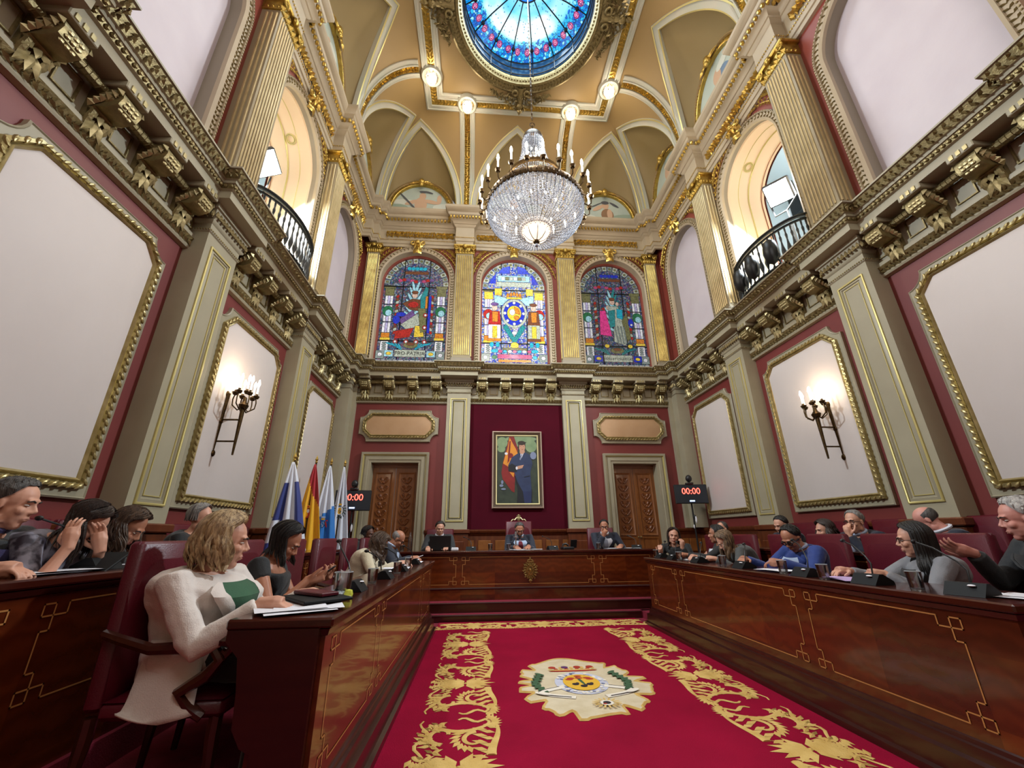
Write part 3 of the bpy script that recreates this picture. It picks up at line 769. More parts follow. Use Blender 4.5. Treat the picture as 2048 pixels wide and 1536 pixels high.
mC=MB();mB=MB();mG=MB();mW=MB()
for side in ('back','left','right'):
    F,A=cove(side);By=bays[side]
    def lim(v,side=side):
        th=v*pi/2
        if side=='back':
            q=W-(D0+1.2*(1-cos(th)));return -q,q
        return YF,YB-(D0+1.25*(1-cos(th)))
    nu=150
    def fn(a,v):
        lo,hi=lim(v);return F((lo+(hi-lo)*a,v*ARC),0)
    def keep(a,v):
        lo,hi=lim(v);u=lo+(hi-lo)*a
        for uc,b in By:
            if v<VA and abs(u-uc)<b*(1-(v/VA)**2)-.0: return False
        return True
    mC.grid(fn,nu,44,keep=keep)
    for uc,b in By:
        P=gcurve(uc,b)[::-1]
        sweep(mB,P,[(-.05,-.06),(-.045,.03),(-.02,.045),(0,.03),(.1,.03),(.105,.05),(.135,.05),(.14,0)],F,mats=[0,1,0,0,0,1,0])
        # web surface from pointed arch back to the lunette on the wall
        n=2*22
        def web(a,v,P=gcurve(uc,b),side=side,F=F,uc=uc,b=b):
            k=a*n;i=min(int(k),n-1);f=k-i
            p=V(P[i]).lerp(V(P[i+1]),f);q0=F(p,-.03)
            an=pi*(1-a);r=min(b,.97)
            uu=uc+r*cos(an);zz=ZC0+.02+.93*sin(an)
            q1=V((uu,YB-.1,zz)) if side=='back' else V(((-W+.1) if side=='left' else (W-.1),uu,zz))
            q=q0.lerp(q1,v);q.z+=.12*sin(pi*v)*sin(pi*a);return q
        mW.grid(web,n,8)
    for u in ribs[side]:
        P=[(u,ARC*i/24) for i in range(25)]
        for e,w in ((1,1),):
            sweep(mB,P,[(-.2,-.05),(-.195,.03),(-.16,.045),(-.15,.03),(-.105,.03),(-.1,.06),(-.075,.06),(-.07,.025),(.07,.025),(.075,.06),(.1,.06),(.105,.03),(.15,.03),(.16,.045),(.195,.03),(.2,-.05)],F,mats=[0]*7+[2]+[0]*7)
        leaves(mG,P,.055,0,.03,.11,.045,mapf=F,hh=.045,rnd=.8)
mC.build('ceiling_cove','ochre',kind='structure').name='ceiling.001'
mW.build('ceiling_webs','ochred',kind='structure').name='ceiling.002'
# flat centre with round opening
m=MB();cx,cy,R0=0,5.13,1.42;X=2.408;Y1=7.4;N=64;vs=[];fs=[]
for i in range(N):
    a=2*pi*(i+.5)/N;dx,dy=cos(a),sin(a)
    t=min(X/abs(dx) if abs(dx)>1e-6 else 99,((Y1-cy) if dy>0 else (cy-YF))/abs(dy) if abs(dy)>1e-6 else 99)
    vs+=[(cx+R0*dx,cy+R0*dy,11.4),(cx+t*dx,cy+t*dy,11.4)]
for i in range(N):
    j=(i+1)%N;fs.append((2*i,2*i+1,2*j+1,2*j))
for q in ((X,Y1),(-X,Y1)):
    vs.append((q[0],q[1],11.4))
n0=2*N
def near(q):
    L=sorted(range(N),key=lambda i:(vs[2*i+1][0]-q[0])**2+(vs[2*i+1][1]-q[1])**2)[:2];return L
for k,q in enumerate(((X,Y1),(-X,Y1))):
    a,b=near(q);fs.append((2*a+1,2*b+1,n0+k))
m.add(vs,fs);m.box(-X-.1,X+.1,YF-.2,YF+.5,11.4,11.5);m.build('ceiling','ochre',kind='structure',smooth=False)
fc=lambda p,h:V((p[0],p[1],11.4-h))
RG=[(-2.12,7.18),(-2.12,3.08),(2.12,3.08),(2.12,7.18)]
for nm in (0,):
    sweep(mB,RG,[(-.22,0),(-.215,.04),(-.18,.055),(-.17,.03),(-.11,.03),(-.105,.06),(-.08,.06),(-.075,.03),(.075,.03),(.08,.06),(.105,.06),(.11,.03),(.17,.03),(.18,.055),(.215,.04),(.22,0)],fc,closed=True,mats=[0]*7+[2]+[0]*7)
    leaves(mG,RG,.075,0,.03,.11,.042,closed=True,mapf=fc,hh=.035,rnd=.6)
LP=[(-1.31,7.18),(1.31,7.18),(-2.13,6.57),(2.13,6.57),(-1.31,3.08),(1.31,3.08),(-2.13,3.7),(2.13,3.7)]
for x,y in LP:
    C=arc(x,y,.19,0,2*pi,20)[:-1];sweep(mB,C,[(-.03,.02),(-.02,.09),(.03,.09),(.06,.05),(.065,0)],fc,closed=True,mats=[0]*4)
mB.build('trim_60',['rib','goldline','gold'],kind='structure');mG.build('trim_61','goldbright',kind='structure')
# oculus
t=thing('window_9',None,None,kind='structure',loc=(cx,cy,11.4))
m=MB();m.lathe([(1.72,0),(1.7,-.05),(1.66,-.07),(1.64,-.05),(1.52,-.05),(1.5,-.08),(1.44,-.09),(1.42,-.04),(1.38,0),(1.37,.08)],64);m.i=1
C=arc(0,0,1.58,0,2*pi,64)[:-1];leaves(m,C,.08,0,.05,.11,.05,closed=True,mapf=lambda p,h:V((p[0],p[1],-h)),hh=.04)
C=arc(0,0,1.4,0,2*pi,64)[:-1];beads(m,C,.055,0,.02,.022,closed=True,mapf=lambda p,h:V((p[0],p[1],-h)))
m.build('moulding',['golddull','golddull'],t)
m=MB();m.lathe([(1.36,.06),(1.36,.5)],64);m.build('blue_drum','drumglass',t)
m=MB();m.lathe([(1.36,.5),(1.2,.6),(.9,.74),(.5,.85),(.2,.89),(0,.9)],64);m.build('dome_glass','domeglass',t)
m=MB()
for i in range(16):
    a=2*pi*(i+.5)/16;m.tube([(r*cos(a),r*sin(a),z-.02) for r,z in ((1.34,.06),(1.34,.5),(1.2,.59),(.9,.73),(.5,.84),(.32,.87))],.014,5)
    m.ell((1.13*cos(a),1.13*sin(a),.6),(.05,.05,.05),n=6,k=4)
for r,z in ((1.35,.5),(1.35,.3),(.32,.86),(1.35,.1)): m.tube([(r*cos(2*pi*i/48),r*sin(2*pi*i/48),z) for i in range(49)],.016,5)
m.build('bars','iron',t)
def swag():
    m=MB();rnd=random.Random(3)
    for i in range(150):
        s=rnd.uniform(-1,1);x=s*.75;y=.05+(1-abs(s))*rnd.uniform(-.05,.42)+.06
        an=rnd.uniform(0,2*pi);m.leaf((x,y+.1*s*s*-1,-.05-rnd.uniform(0,.08)),(cos(an),sin(an),-.2),.13,.05,.04,(0,0,-1))
    m.grid(lambda u,v:((u-.5)*(.26-.1*v),-.1+.42*v,-.05-.09*sin(pi*u)),6,8);m.ell((0,.34,-.09),(.08,.1,.07),n=8,k=6);m.leaf((0,.5,-.08),(0,1,0),.22,.12,.06,(0,0,-1))
    for s in (-1,1):
        m.tube([(s*(.14+.06*cos(q*.6)),.02+.06*sin(q*.6),-.12) for q in range(12)],.025,6)
    return m
S1=swag().build('festoon','golddull',label='x',cat='relief ornament',group='gilded festoons round the skylight')
for i,(a,lab) in enumerate(((0,'gilded leafy festoon at the bottom of the skylight ring, above the chandelier'),(pi/2,'gilded leafy festoon on the left of the skylight ring'),(-pi/2,'gilded leafy festoon on the right of the skylight ring'))):
    put(S1,(cx-sin(a)*1.62,cy+cos(a)*1.62,11.4),a,lab)
# lunettes
def lunette_parts(t,seed):
    m=MB();P=[(.93,ZC0)]+arc(0,ZC0+.05,.93,0,pi,26,1.04)+[(-.93,ZC0)]
    sweep(m,P,[(0,.08),(-.01,.2),(-.05,.22),(-.07,.18),(-.13,.18),(-.14,.21),(-.16,.2),(-.17,.12)],fxz,mats=[0,1,1,2,1,2,2]);m.i=2
    leaves(m,P,.07,-.1,.18,.09,.03,hh=.03);m.build('frame',['greigeup','ochre','gold'],t)
    m=MB();
    for s in (-1,1):
        for q in range(4): m.leaf((s*(.1+.05*q),-.25,ZC0+.98-.02*q),(s,0,.5-.25*q),.2,.06,.04,(0,-1,0))
    m.ell((0,-.26,ZC0+.97),(.09,.08,.11),n=8,k=6);m.ell((0,-.3,ZC0+.85),(.06,.05,.06),n=8,k=6);m.build('eagle_crest','goldbright',t)
def painting(kind):
    m=MB();h=.13
    P=arc(0,ZC0+.04,.8,0,pi,26,.92);m.add([fxz(p,h) for p in P],[list(range(len(P)))])
    m.i=1
    def bl(x,z,rx,rz,mi,rot=0):
        x*=1.3;z=.02+z*1.35;rx*=1.3;rz*=1.3;m.i=mi;Q=[(x+rx*cos(a)*cos(rot)-rz*sin(a)*sin(rot),ZC0+z+rx*cos(a)*sin(rot)+rz*sin(a)*cos(rot)) for a in [2*pi*i/14 for i in range(14)]]
        Q=[(a,max(b,ZC0+.03)) for a,b in Q]
        m.hh+=.0012
        m.add([fxz(p,h+m.hh) for p in Q],[list(range(14))])
    m.hh=.002
    if kind==0:
        bl(-.35,.25,.25,.08,2);bl(.5,.15,.25,.1,2);bl(-.45,.1,.2,.1,3);bl(.1,.05,.3,.08,3)
        bl(.0,.2,.13,.2,1);bl(.03,.42,.07,.09,1);bl(.2,.28,.2,.05,1,-.2);bl(.38,.35,.05,.12,1);bl(-.18,.25,.16,.05,1,.4)
        bl(.03,.53,.08,.03,4);bl(.15,.52,.1,.025,4,-.3);bl(-.25,.25,.02,.35,4,.7)
    elif kind==1:
        bl(.5,.12,.35,.1,3);bl(-.5,.1,.3,.09,2);bl(.05,.18,.14,.17,5);bl(.02,.42,.08,.09,1);bl(.02,.5,.09,.05,4);bl(-.15,.35,.14,.05,1,.6);bl(-.2,.42,.25,.015,4,.5);bl(.22,.45,.12,.03,4,-.6);bl(.1,.2,.06,.14,1)
    else:
        bl(.1,.2,.2,.2,6);bl(0,.35,.1,.14,1);bl(.15,.45,.14,.08,2);bl(-.3,.15,.22,.1,4);bl(-.1,.12,.25,.08,5)
    return m
PM=[mat('fresco_sky','#a9b8b0',.7,noise=.8,nscale=3,col2='#c2c8b8'),mat('fresco_skin','#c9a689',.7),mat('fresco_cloud','#cfd2c6',.7),mat('fresco_hill','#93a392',.7),mat('fresco_dark','#55565a',.7),mat('fresco_brown','#8f6e52',.7),mat('fresco_blue','#6f86a0',.7)]
for side,cs in (('back',[(-2.57,0,'of a bare-chested man with a staff, left of the chandelier'),(0,2,'half hidden behind the chandelier'),(2.57,1,'of a man with a pick, right of the chandelier')]),('left',[(7.55,2,'nearest the corner on the left side'),(5.22,2,'above the left balcony')]),('right',[(7.55,2,'nearest the corner on the right side'),(5.22,2,'above the right balcony')])):
    for c,k,lab in cs:
        (lo,ro)=wallpos(side,c);t=thing('lunette_painting','arched fresco lunette '+lab,'painting',lo,ro,group='lunette frescoes under the vault')
        lunette_parts(t,0);painting(k).build('fresco',PM,t,smooth=False)
# ---------------- stained glass ----------------
def stained(idx,cx,st,side):
    t=thing('window_%d'%idx,None,None,kind='structure',loc=(cx,YB,0))
    hw=.87;zb=Z5+.2;zs=7.35
    pal={'pale':'#b9bfae','olive':'#7c7a52','lblue':'#a8dbe6','teal':'#2f8f92','blue':'#2a3cc4','purple':'#74568e','pink':'#c2507e','red':'#b8302c','orange':'#e08a34','yellow':'#f2cf4a','white':'#f4f2f4','lav':'#c9c0e6','green':'#2f7a50','brown':'#7a4a34','dark':'#141414','cyan':'#28b2cc','mag':'#ee4496','skin':'#e8c4b0','grey':'#8f9a94'}
    names=list(pal);mats=[None]*(len(names)+1)
    base=['#6d4a58','#3c4a80','#7d8a90','#5a6058','#4f5a90','#868090','#9a6a80','#4f7a98','#a4a8b4','#36605f'] if side!='mid' else ['#5c80d8','#a8b8e8','#3a50d0','#dcd8c8','#86b8d8','#c8b070','#e8e4f0','#7890c0','#b09ad0','#5060c8']
    mats[0]=mosaic('leaded_mosaic_%s'%side,base,st*.75,30)
    for i,n in enumerate(names): mats[i+1]=glasscol('%s_%s_glass'%(n,side),pal[n],st,dark=tuple(x*.6 for x in lin(pal[n])[:3])+(1,)) if n!='dark' else M['black']
    I={n:i+1 for i,n in enumerate(names)}
    m=MB();P=[(-hw,zb)]+[(hw,zb)]+arc(0,zs,hw,0,pi,30);m.add([fxz(p,-.25) for p in P],[list(range(len(P)))])
    S=[0]
    # deterministic depth steps so pieces never share a plane
    def pl(pts,c,lead=True):
        S[0]+=.0009;h=-.245+S[0]
        # clip inside arch crudely by scaling
        m.i=I[c];m.add([fxz(p,h) for p in pts],[list(range(len(pts)))])
        if lead:
            m.i=I['dark'];n=len(pts);q=.007
            N=miter(pts,True);v=[fxz(p,h+.0004) for p in pts]+[fxz((p[0]+k.x*q,p[1]+k.y*q),h+.0004) for p,k in zip(pts,N)]
            m.add(v,[(i,(i+1)%n,n+(i+1)%n,n+i) for i in range(n)])
    def el(x,z,rx,rz,c,rot=0,n=12):
        pl([(x+rx*cos(a)*cos(rot)-rz*sin(a)*sin(rot),z+rx*cos(a)*sin(rot)+rz*sin(a)*cos(rot)) for a in [2*pi*i/n for i in range(n)]],c)
    def rc(x0,x1,z0,z1,c): pl([(x0,z0),(x1,z0),(x1,z1),(x0,z1)],c)
    # arch border of tiles
    for i in range(16):
        a0,a1=pi*i/16+.02,pi*(i+1)/16-.02
        pl(arc(0,zs,.83,a0,a1,3)+arc(0,zs,.69,a1,a0,3),'grey' if i%2 else 'pale')
        am=(a0+a1)/2;el(.76*cos(am),zs+.76*sin(am),.03,.03,'olive')
    for s in (-1,1):
        # side columns
        rc(s*.66-.11,s*.66+.11,zs-.35,zs-.1,'olive' if side!='mid' else 'yellow');rc(s*.66-.14,s*.66+.14,zs-.12,zs-.04,'olive')
        for z0,z1 in ((6.75,7.0),(6.25,6.72),(5.95,6.22)):
            for k,cn in ((-1,'white'),(0,'lav'),(1,'white')): rc(s*.66+k*.065-.028,s*.66+k*.065+.028,z0,z1,cn)
        el(s*.66,6.55,.13,.15,'green' if side!='mid' else 'red');el(s*.66+.02,6.5,.08,.09,'lblue')
        rc(s*.66-.1,s*.66+.1,5.8,5.93,'orange');rc(s*.66-.12,s*.66+.12,5.74,5.8,'yellow')
        rc(s*.66-.09,s*.66+.09,5.45,5.7,'white')
        for q in range(4): el(s*.66,5.49+.055*q,.05,.02,'grey')
        # twisted ribbon shaft
        if side!='mid':
            for q in range(13): el(s*.44,5.95+.085*q,.035,.05,('red','pale','brown')[q%3],.6*s)
    # bottom border
    rc(-.82,.82,5.14,5.16,'dark')
    for i in range(12): rc(-.82+i*.137,-.82+i*.137+.12,5.12,5.18,'white')
    for x in (-.72,.72): rc(x-.1,x+.1,5.22,5.42,'grey');el(x,5.32,.05,.05,'white')
    if side=='mid':
        rc(-.45,.45,zs+.02,zs+.16,'pale');rc(-.42,.42,zs+.18,zs+.36,'lblue')
        for x in range(6):rc(-.33+.11*x,-.33+.11*x+.09,zs+.22,zs+.32,('white','olive','pale')[x%3])
        for s in (-1,1):
            pl([(s*.1,zs+.42),(s*.42,zs+.42),(s*.3,zs+.6),(s*.1,zs+.66)][::s],'blue');pl([(s*.48,zs+.1),(s*.66,zs+.1),(s*.48,zs+.42)][::s],'blue')
            rc(min(s*.32,s*.5),max(s*.32,s*.5),zs-.25,zs-.05,'yellow');pl([(s*.12,7.0),(s*.52,7.1),(s*.5,6.75),(s*.3,6.8)][::s],'lblue')
            # heralds
            x=s*.5;el(x,6.72,.07,.09,'skin');el(x,6.82,.1,.05,'purple' if s<0 else 'brown');pl([(x-.13,6.62),(x+.13,6.62),(x+.17,6.2),(x-.17,6.2)],'red' if s<0 else 'brown')
            pl([(x-.07,6.6),(x+.09,6.6),(x+.08,6.3),(x-.06,6.3)],'orange');rc(x-.15,x+.15,5.82,6.22,'white' if s<0 else 'pale');rc(x-.05,x+.06,5.85,6.18,'yellow');rc(x-.17,x+.17,5.76,5.83,'orange' if s<0 else 'brown');el(x-.07,5.66,.05,.07,'cyan');el(x+.08,5.66,.05,.07,'cyan')
        pl([(-.3,6.15),(-.2,6.25),(.0,5.88),(.2,6.25),(.3,6.15),(.04,5.72),(-.04,5.72)],'teal')
        el(0,6.55,.33,.42,'pale',n=24);el(0,6.55,.27,.35,'blue',n=24)
        for a in range(8):
            r=a*pi/4;el(.24*cos(r),6.55+.31*sin(r),.035,.04,'white')
        el(0,6.55,.18,.22,'yellow',n=20);pl([(.0,6.75),(.13,6.68),(.16,6.5),(.02,6.55)],'orange');el(.06,6.42,.07,.06,'orange');el(-.05,6.58,.07,.09,'white')
        for q in range(5): el(-.16+.08*q,7.08+.02*(2-abs(q-2)),.035,.06,'orange')
        rc(-.2,.2,6.97,7.02,'yellow');el(0,5.63,.1,.09,'yellow');el(0,5.98,.06,.05,'white')
        rc(-.3,.3,5.5,5.56,'olive');rc(-.4,.4,5.18,5.24,'orange');rc(-.42,.42,5.27,5.38,'pink')
        for q in range(7): el(-.36+.12*q,5.46,.05,.04,('pink','cyan','white')[q%3])
        for s in (-1,1):el(s*.5,5.47,.09,.05,'cyan');el(s*.5,5.3,.06,.05,'green' if s<0 else 'cyan')
    else:
        L=side=='left'
        rc(-.3,.3,zs+.28,zs+.36,'brown')
        for q in range(5): el(-.2+.1*q,zs+.45,.06,.05,'cyan' if L else 'blue')
        for q in range(9): el(-.4+.1*q,zs+.07+.03*sin(q),.06,.045,('pink','red','purple')[q%3])
        # wings: fans of feathers
        for s in (-1,1):
            for q in range(7):
                a=pi/2+s*(.25+.12*q);l=.62-.04*q;x0=s*.06;z0=6.85 if s<0 or L else 6.8
                cxw,czw=x0-s*0+cos(a)*-1*l*.5*1,z0+sin(a)*l*.5-.12*q
                el(-(cos(a))*l*.5*-1+s*.05,czw,.035,l*.42,'lblue' if L or s>0 else 'teal',a-pi/2)
        el(0,6.98,.07,.09,'skin');el(0,7.06,.08,.05,'brown')
        if L:
            pl([(-.3,6.72),(-.05,6.88),(.18,6.85),(.22,6.5),(-.1,6.55)],'brown');el(-.02,6.7,.13,.09,'red')
            pl([(.14,6.9),(.26,7.25),(.34,7.2),(.26,6.5),(.2,6.1)],'teal');pl([(-.36,6.25),(-.02,6.55),(.05,6.4),(-.25,6.12)],'purple')
            pl([(-.3,6.12),(.1,6.45),(.2,6.15),(-.1,5.95)],'pale');pl([(-.4,5.95),(.05,6.05),(-.05,5.78),(-.42,5.72)],'red');pl([(.06,6.1),(.25,6.1),(.3,5.8),(.05,5.78)],'yellow')
            pl([(.1,6.6),(.3,6.6),(.35,5.95),(.2,5.9)],'olive');rc(.28,.33,6.6,6.95,'orange');rc(.36,.42,5.9,6.95,'blue')
            for x,z in ((-.36,6.4),(.3,6.4),(.3,6.05),(-.38,5.65),(-.12,5.65),(.12,5.65),(.32,5.65)): el(x,z,.055,.06,'red');el(x,z,.03,.03,'white')
            el(-.4,6.25,.09,.12,'blue');el(-.3,6.4,.12,.06,'blue')
        else:
            pl([(-.36,6.7),(-.2,6.72),(-.08,5.95),(-.4,6.0)],'mag');pl([(-.34,6.75),(-.22,6.82),(-.2,6.7)],'red');el(-.12,6.8,.05,.07,'skin');el(.13,6.92,.045,.06,'skin')
            pl([(-.15,6.85),(.15,6.85),(.3,6.1),(.25,5.7),(-.05,5.8),(-.02,6.3)],'pale');pl([(-.14,6.7),(.06,6.75),(.02,6.25),(-.12,6.2)],'teal')
            pl([(.1,6.78),(.26,6.75),(.24,6.45),(.08,6.5)],'cyan');pl([(.2,6.4),(.36,6.7),(.4,5.9),(.3,5.8)],'olive')
            for q in range(4): pl([(-.02+.08*q,6.25),(.02+.08*q,6.25),(.08+.07*q,5.75),(.04+.07*q,5.75)],'grey')
            el(.44,6.35,.07,.13,'blue');el(.45,6.3,.03,.03,'white')
            for x in (-.25,.35): el(x,5.68,.06,.05,'yellow')
        for s in (-1,1):
            for q in range(5): el(s*(.2+.06*q)+(-.05),5.5+.02*q,.02,.11,'cyan' if L else 'teal',-s*(.5+.2*q))
        el(-.0,5.55,.17,.08,'olive');el(0,5.58,.1,.04,'brown')
        rc(-.36,.36,5.24,5.42,'pale')
        for x in (-.5,.5): rc(x-.1,x+.1,5.24,5.4,'lblue' if L else 'blue');el(x,5.32,.06,.04,'yellow')
    m.build('pane',mats,t,smooth=False)
    if side!='mid':
        cu=bpy.data.curves.new('inscription','FONT');cu.body='PRO PATRIA' if side=='left' else 'FIDES ET CHARITAS';cu.size=.13 if side=='left' else .085;cu.align_x='CENTER';cu.extrude=.002
        o=bpy.data.objects.new('inscription',cu);COL.objects.link(o);o.parent=t;o.location=(0,.25-S[0]-.008,5.285);o.rotation_euler=(pi/2,0,0);cu.materials.append(M['black']);tomesh(o)
    m=MB()
    for x in (-.33,.33): m.box(x-.011,x+.011,.19,.215,zb,zs+sqrt(.87**2-.33**2))
    for z in (5.72,7.28): m.box(-hw,hw,.19,.215,z-.012,z+.012)
    for z in (6.25,6.75):m.box(-hw,hw,.2,.21,z-.005,z+.005)
    P=[(-hw,zb)]+arc(0,zs,hw,pi,0,28)+[(hw,zb)]
    sweep(m,P,[(0,-.15),(.045,-.16),(.045,-.22)],fxz,mats=[1]*3);m.build('frame',['iron','redup'],t)
stained(1,-2.56,.58,'left');stained(2,-.02,1.0,'mid');stained(3,2.58,.4,'right')
# ---------------- dais, desks, rug ----------------
TF,TR,TD=.1,.25,.24
M['arms']=mat('cast_bronze_arms','#a98a52',.35,.7)
m=MB();m.box(-2.6,2.6,7.1,YB,0,TD);m.box(-2.6,2.6,6.95,7.1,0,.1);m.i=1
m.box(-2.6,2.6,7.085,7.1,.1,TD-.015);m.box(-1.6,1.7,6.93,6.95,0,.085);m.tube([(-2.6,7.09,TD-.01),(2.6,7.09,TD-.01)],.012,6);m.tube([(-1.6,6.935,.09),(1.7,6.935,.09)],.012,6)
m.build('trim_13',['carpet2','woodd'],kind='structure',smooth=False)
def fret(m,u0,u1,z0,z1,f,w=.007,c=.055,L=True,R=True):
    """inlay line rectangle with knotted square corners"""
    def seg(a,b):
        (x0,y0),(x1,y1)=a,b
        if abs(x0-x1)<1e-6:q=[(x0-w/2,min(y0,y1)-w/2),(x0+w/2,min(y0,y1)-w/2),(x0+w/2,max(y0,y1)+w/2),(x0-w/2,max(y0,y1)+w/2)]
        else:q=[(min(x0,x1)-w/2,y0-w/2),(max(x0,x1)+w/2,y0-w/2),(max(x0,x1)+w/2,y0+w/2),(min(x0,x1)-w/2,y0+w/2)]
        m.add([f(p,.0025) for p in q],[(0,1,2,3)])
    def P(l):
        for a,b in zip(l,l[1:]):seg(a,b)
    for ux,sx in ((u0,1),(u1,-1)):
        for zz,sz in ((z0,1),(z1,-1)):
            P([(ux+sx*2.2*c,zz),(ux+sx*2.2*c,zz+sz*c*.9),(ux,zz+sz*c*.9),(ux,zz),(ux+sx*c,zz),(ux+sx*c,zz+sz*c*2),(ux+sx*.25*c,zz+sz*c*2)])
        P([(ux+sx*.25*c,z0+2*c),(ux+sx*.25*c,z1-2*c)])
    for zz in (z0,z1):P([(u0+2.2*c,zz),(u1-2.2*c,zz)])
def long_desk(name,label,u0,u1,zt,zb,panels,zi0,zi1,loc,rot,depth=.5,back=True,lip=.035,base=True):
    # local: front faces -y, u along x
    t=thing(name,label,'desk',loc,rot)
    m=MB();m.bbox(u0-lip,u1+lip,-lip,depth,zt-.04,zt,.008);m.build('desktop','woodtop',t,smooth=False)
    m=MB();m.box(u0,u1,.0,.035,zb,zt-.04);m.box(u0,u0+.035,.035,depth*.62,zb,zt-.04);m.box(u1-.035,u1,.035,depth*.62,zb,zt-.04);m.build('front_panel','wood',t,smooth=False)
    m=MB();P=[(u1,depth*.5),(u1,0),(u0,0),(u0,depth*.5)]
    P=P[::-1]
    sweep(m,P,[(.0,zt-.075),(.012,zt-.07),(.02,zt-.045),(.0,zt-.04)],fxy)
    if base: sweep(m,P,[(0,zi0-.06),(.012,zi0-.065),(.014,zi0-.085),(.03,zi0-.09),(.034,zi0-.14),(.06,zi0-.15),(.065,zb+.06),(.09,zb+.05),(.095,zb),(0,zb)],fxy)
    m.build('mouldings','woodd',t)
    m=MB()
    for a,b in panels: fret(m,a,b,zi0,zi1,fxz)
    m.build('inlay_lines','inlay',t,smooth=False)
    return t
M['woodtop']=mat('polished_desktop_wood','#4a1a10',.2,noise=.6,nscale=3,col2='#331009',coat=.4,stretch=(1,1,6))
long_desk('council_desk','long polished mahogany council desk in front of the woman in white blazer',-6.3,-2.06,.88,.0,[(-6.1,-5.35),(-5.2,-3.18),(-3.08,-2.16)],.3,.78,(-1.47,0,0),-pi/2,depth=.40).rotation_euler=(0,0,-pi/2)
D=bpy.data.objects['council_desk'];D.location=(-1.47,0,0);D.rotation_euler=(0,0,pi/2)   # front (-y) -> +x, local x -> +y
for c in D.children: c.data.transform(Matrix.Scale(-1,4,(1,0,0)));c.data.flip_normals()
long_desk('council_desk','long polished mahogany council desk on the right of the crimson rug',-6.35,-1.95,.885,.0,[(-6.22,-5.42),(-5.32,-3.38),(-3.28,-2.2)],.3,.78,(1.65,0,0),-pi/2)
t=long_desk('council_desk','rear left council desk in shadow, at the far left edge',1.2,6.3,1.045,TF,[(1.3,2.05),(2.2,3.6),(3.7,5.2)],.55,.93,(-2.75,0,0),pi/2,depth=.36,base=False)
t=long_desk('council_desk','rear right council desk behind the front row of red chairs',-6.4,-1.2,1.02,TF,[(-5.2,-3.7),(-3.6,-2.2)],.55,.93,(2.95,0,0),-pi/2,depth=.36,base=False)
t=long_desk('presidential_desk','long dais desk with gilded coat of arms facing the rug',-2.3,2.3,.97,TD,[(-2.2,-1.17),(-1.09,1.12),(1.2,2.2)],.47,.875,(0,7.3,0),0,depth=.5,base=False)
m=MB();m.tube([(-2.3,-.0,.41),(2.3,-.0,.41)],.018,6);m.build('base_rail','woodd',t)
# coat of arms on the dais desk
m=MB();m.ell((0,0,0),(.085,.012,.11),n=16,k=8);m.tube([(.05*cos(a),-.014,.065*sin(a)) for a in [2*pi*k/16 for k in range(17)]],.008,5)
rq=random.Random(4)
for i in range(46):
    a=rq.uniform(0,6.28);q=rq.uniform(.02,.08);m.leaf((q*cos(a),-.016,q*1.3*sin(a)),(cos(a*3),0,sin(a*3)),.03,.014,.016,(0,-1,0))
m.ell((0,-.014,.0),(.02,.012,.03),n=8,k=5)
for i in range(18):
    a=2*pi*i/18;r=.105+.012*(i%2);m.tube([(r*cos(a)*.95+.018*cos(a+q*.9),-.012,r*sin(a)*1.15+.018*sin(a+q*.9)) for q in range(6)],.007,5);m.leaf((.09*cos(a),-.02,.11*sin(a)),(cos(a),0,sin(a)),.06,.025,.02,(0,-1,0))
for i in range(5): m.ell((-.04+.02*i,-.02,.145+.008*(2-abs(i-2))),.012,n=6,k=4)
m.box(-.05,.05,-.03,0,.12,.135);m.leaf((0,-.02,.18),(0,0,1),.05,.03,.02,(0,-1,0));m.leaf((0,-.02,-.16),(0,0,-1),.09,.06,.03,(0,-1,0))
m.build('coat_of_arms',M['arms'],t,loc=(.03,-.01,.67)).parent=t

# near end cheek of left desk: shaped bracket panel
m=MB();pr=[(-1.49,.0),(-1.49,.84),(-1.86,.84),(-1.86,.8),(-1.80,.74),(-1.78,.62),(-1.77,.5),(-1.73,.44),(-1.69,.42),(-1.69,0)]
m.poly([(x,z) for x,z in pr],.03,lambda u,v,w:V((v and 0,0,0)) if 0 else V((u,2.06-w,v)),back=True);o=m.build('end_panel','woodd',None,smooth=False);o.parent=D;o.matrix_parent_inverse=D.matrix_basis.inverted()
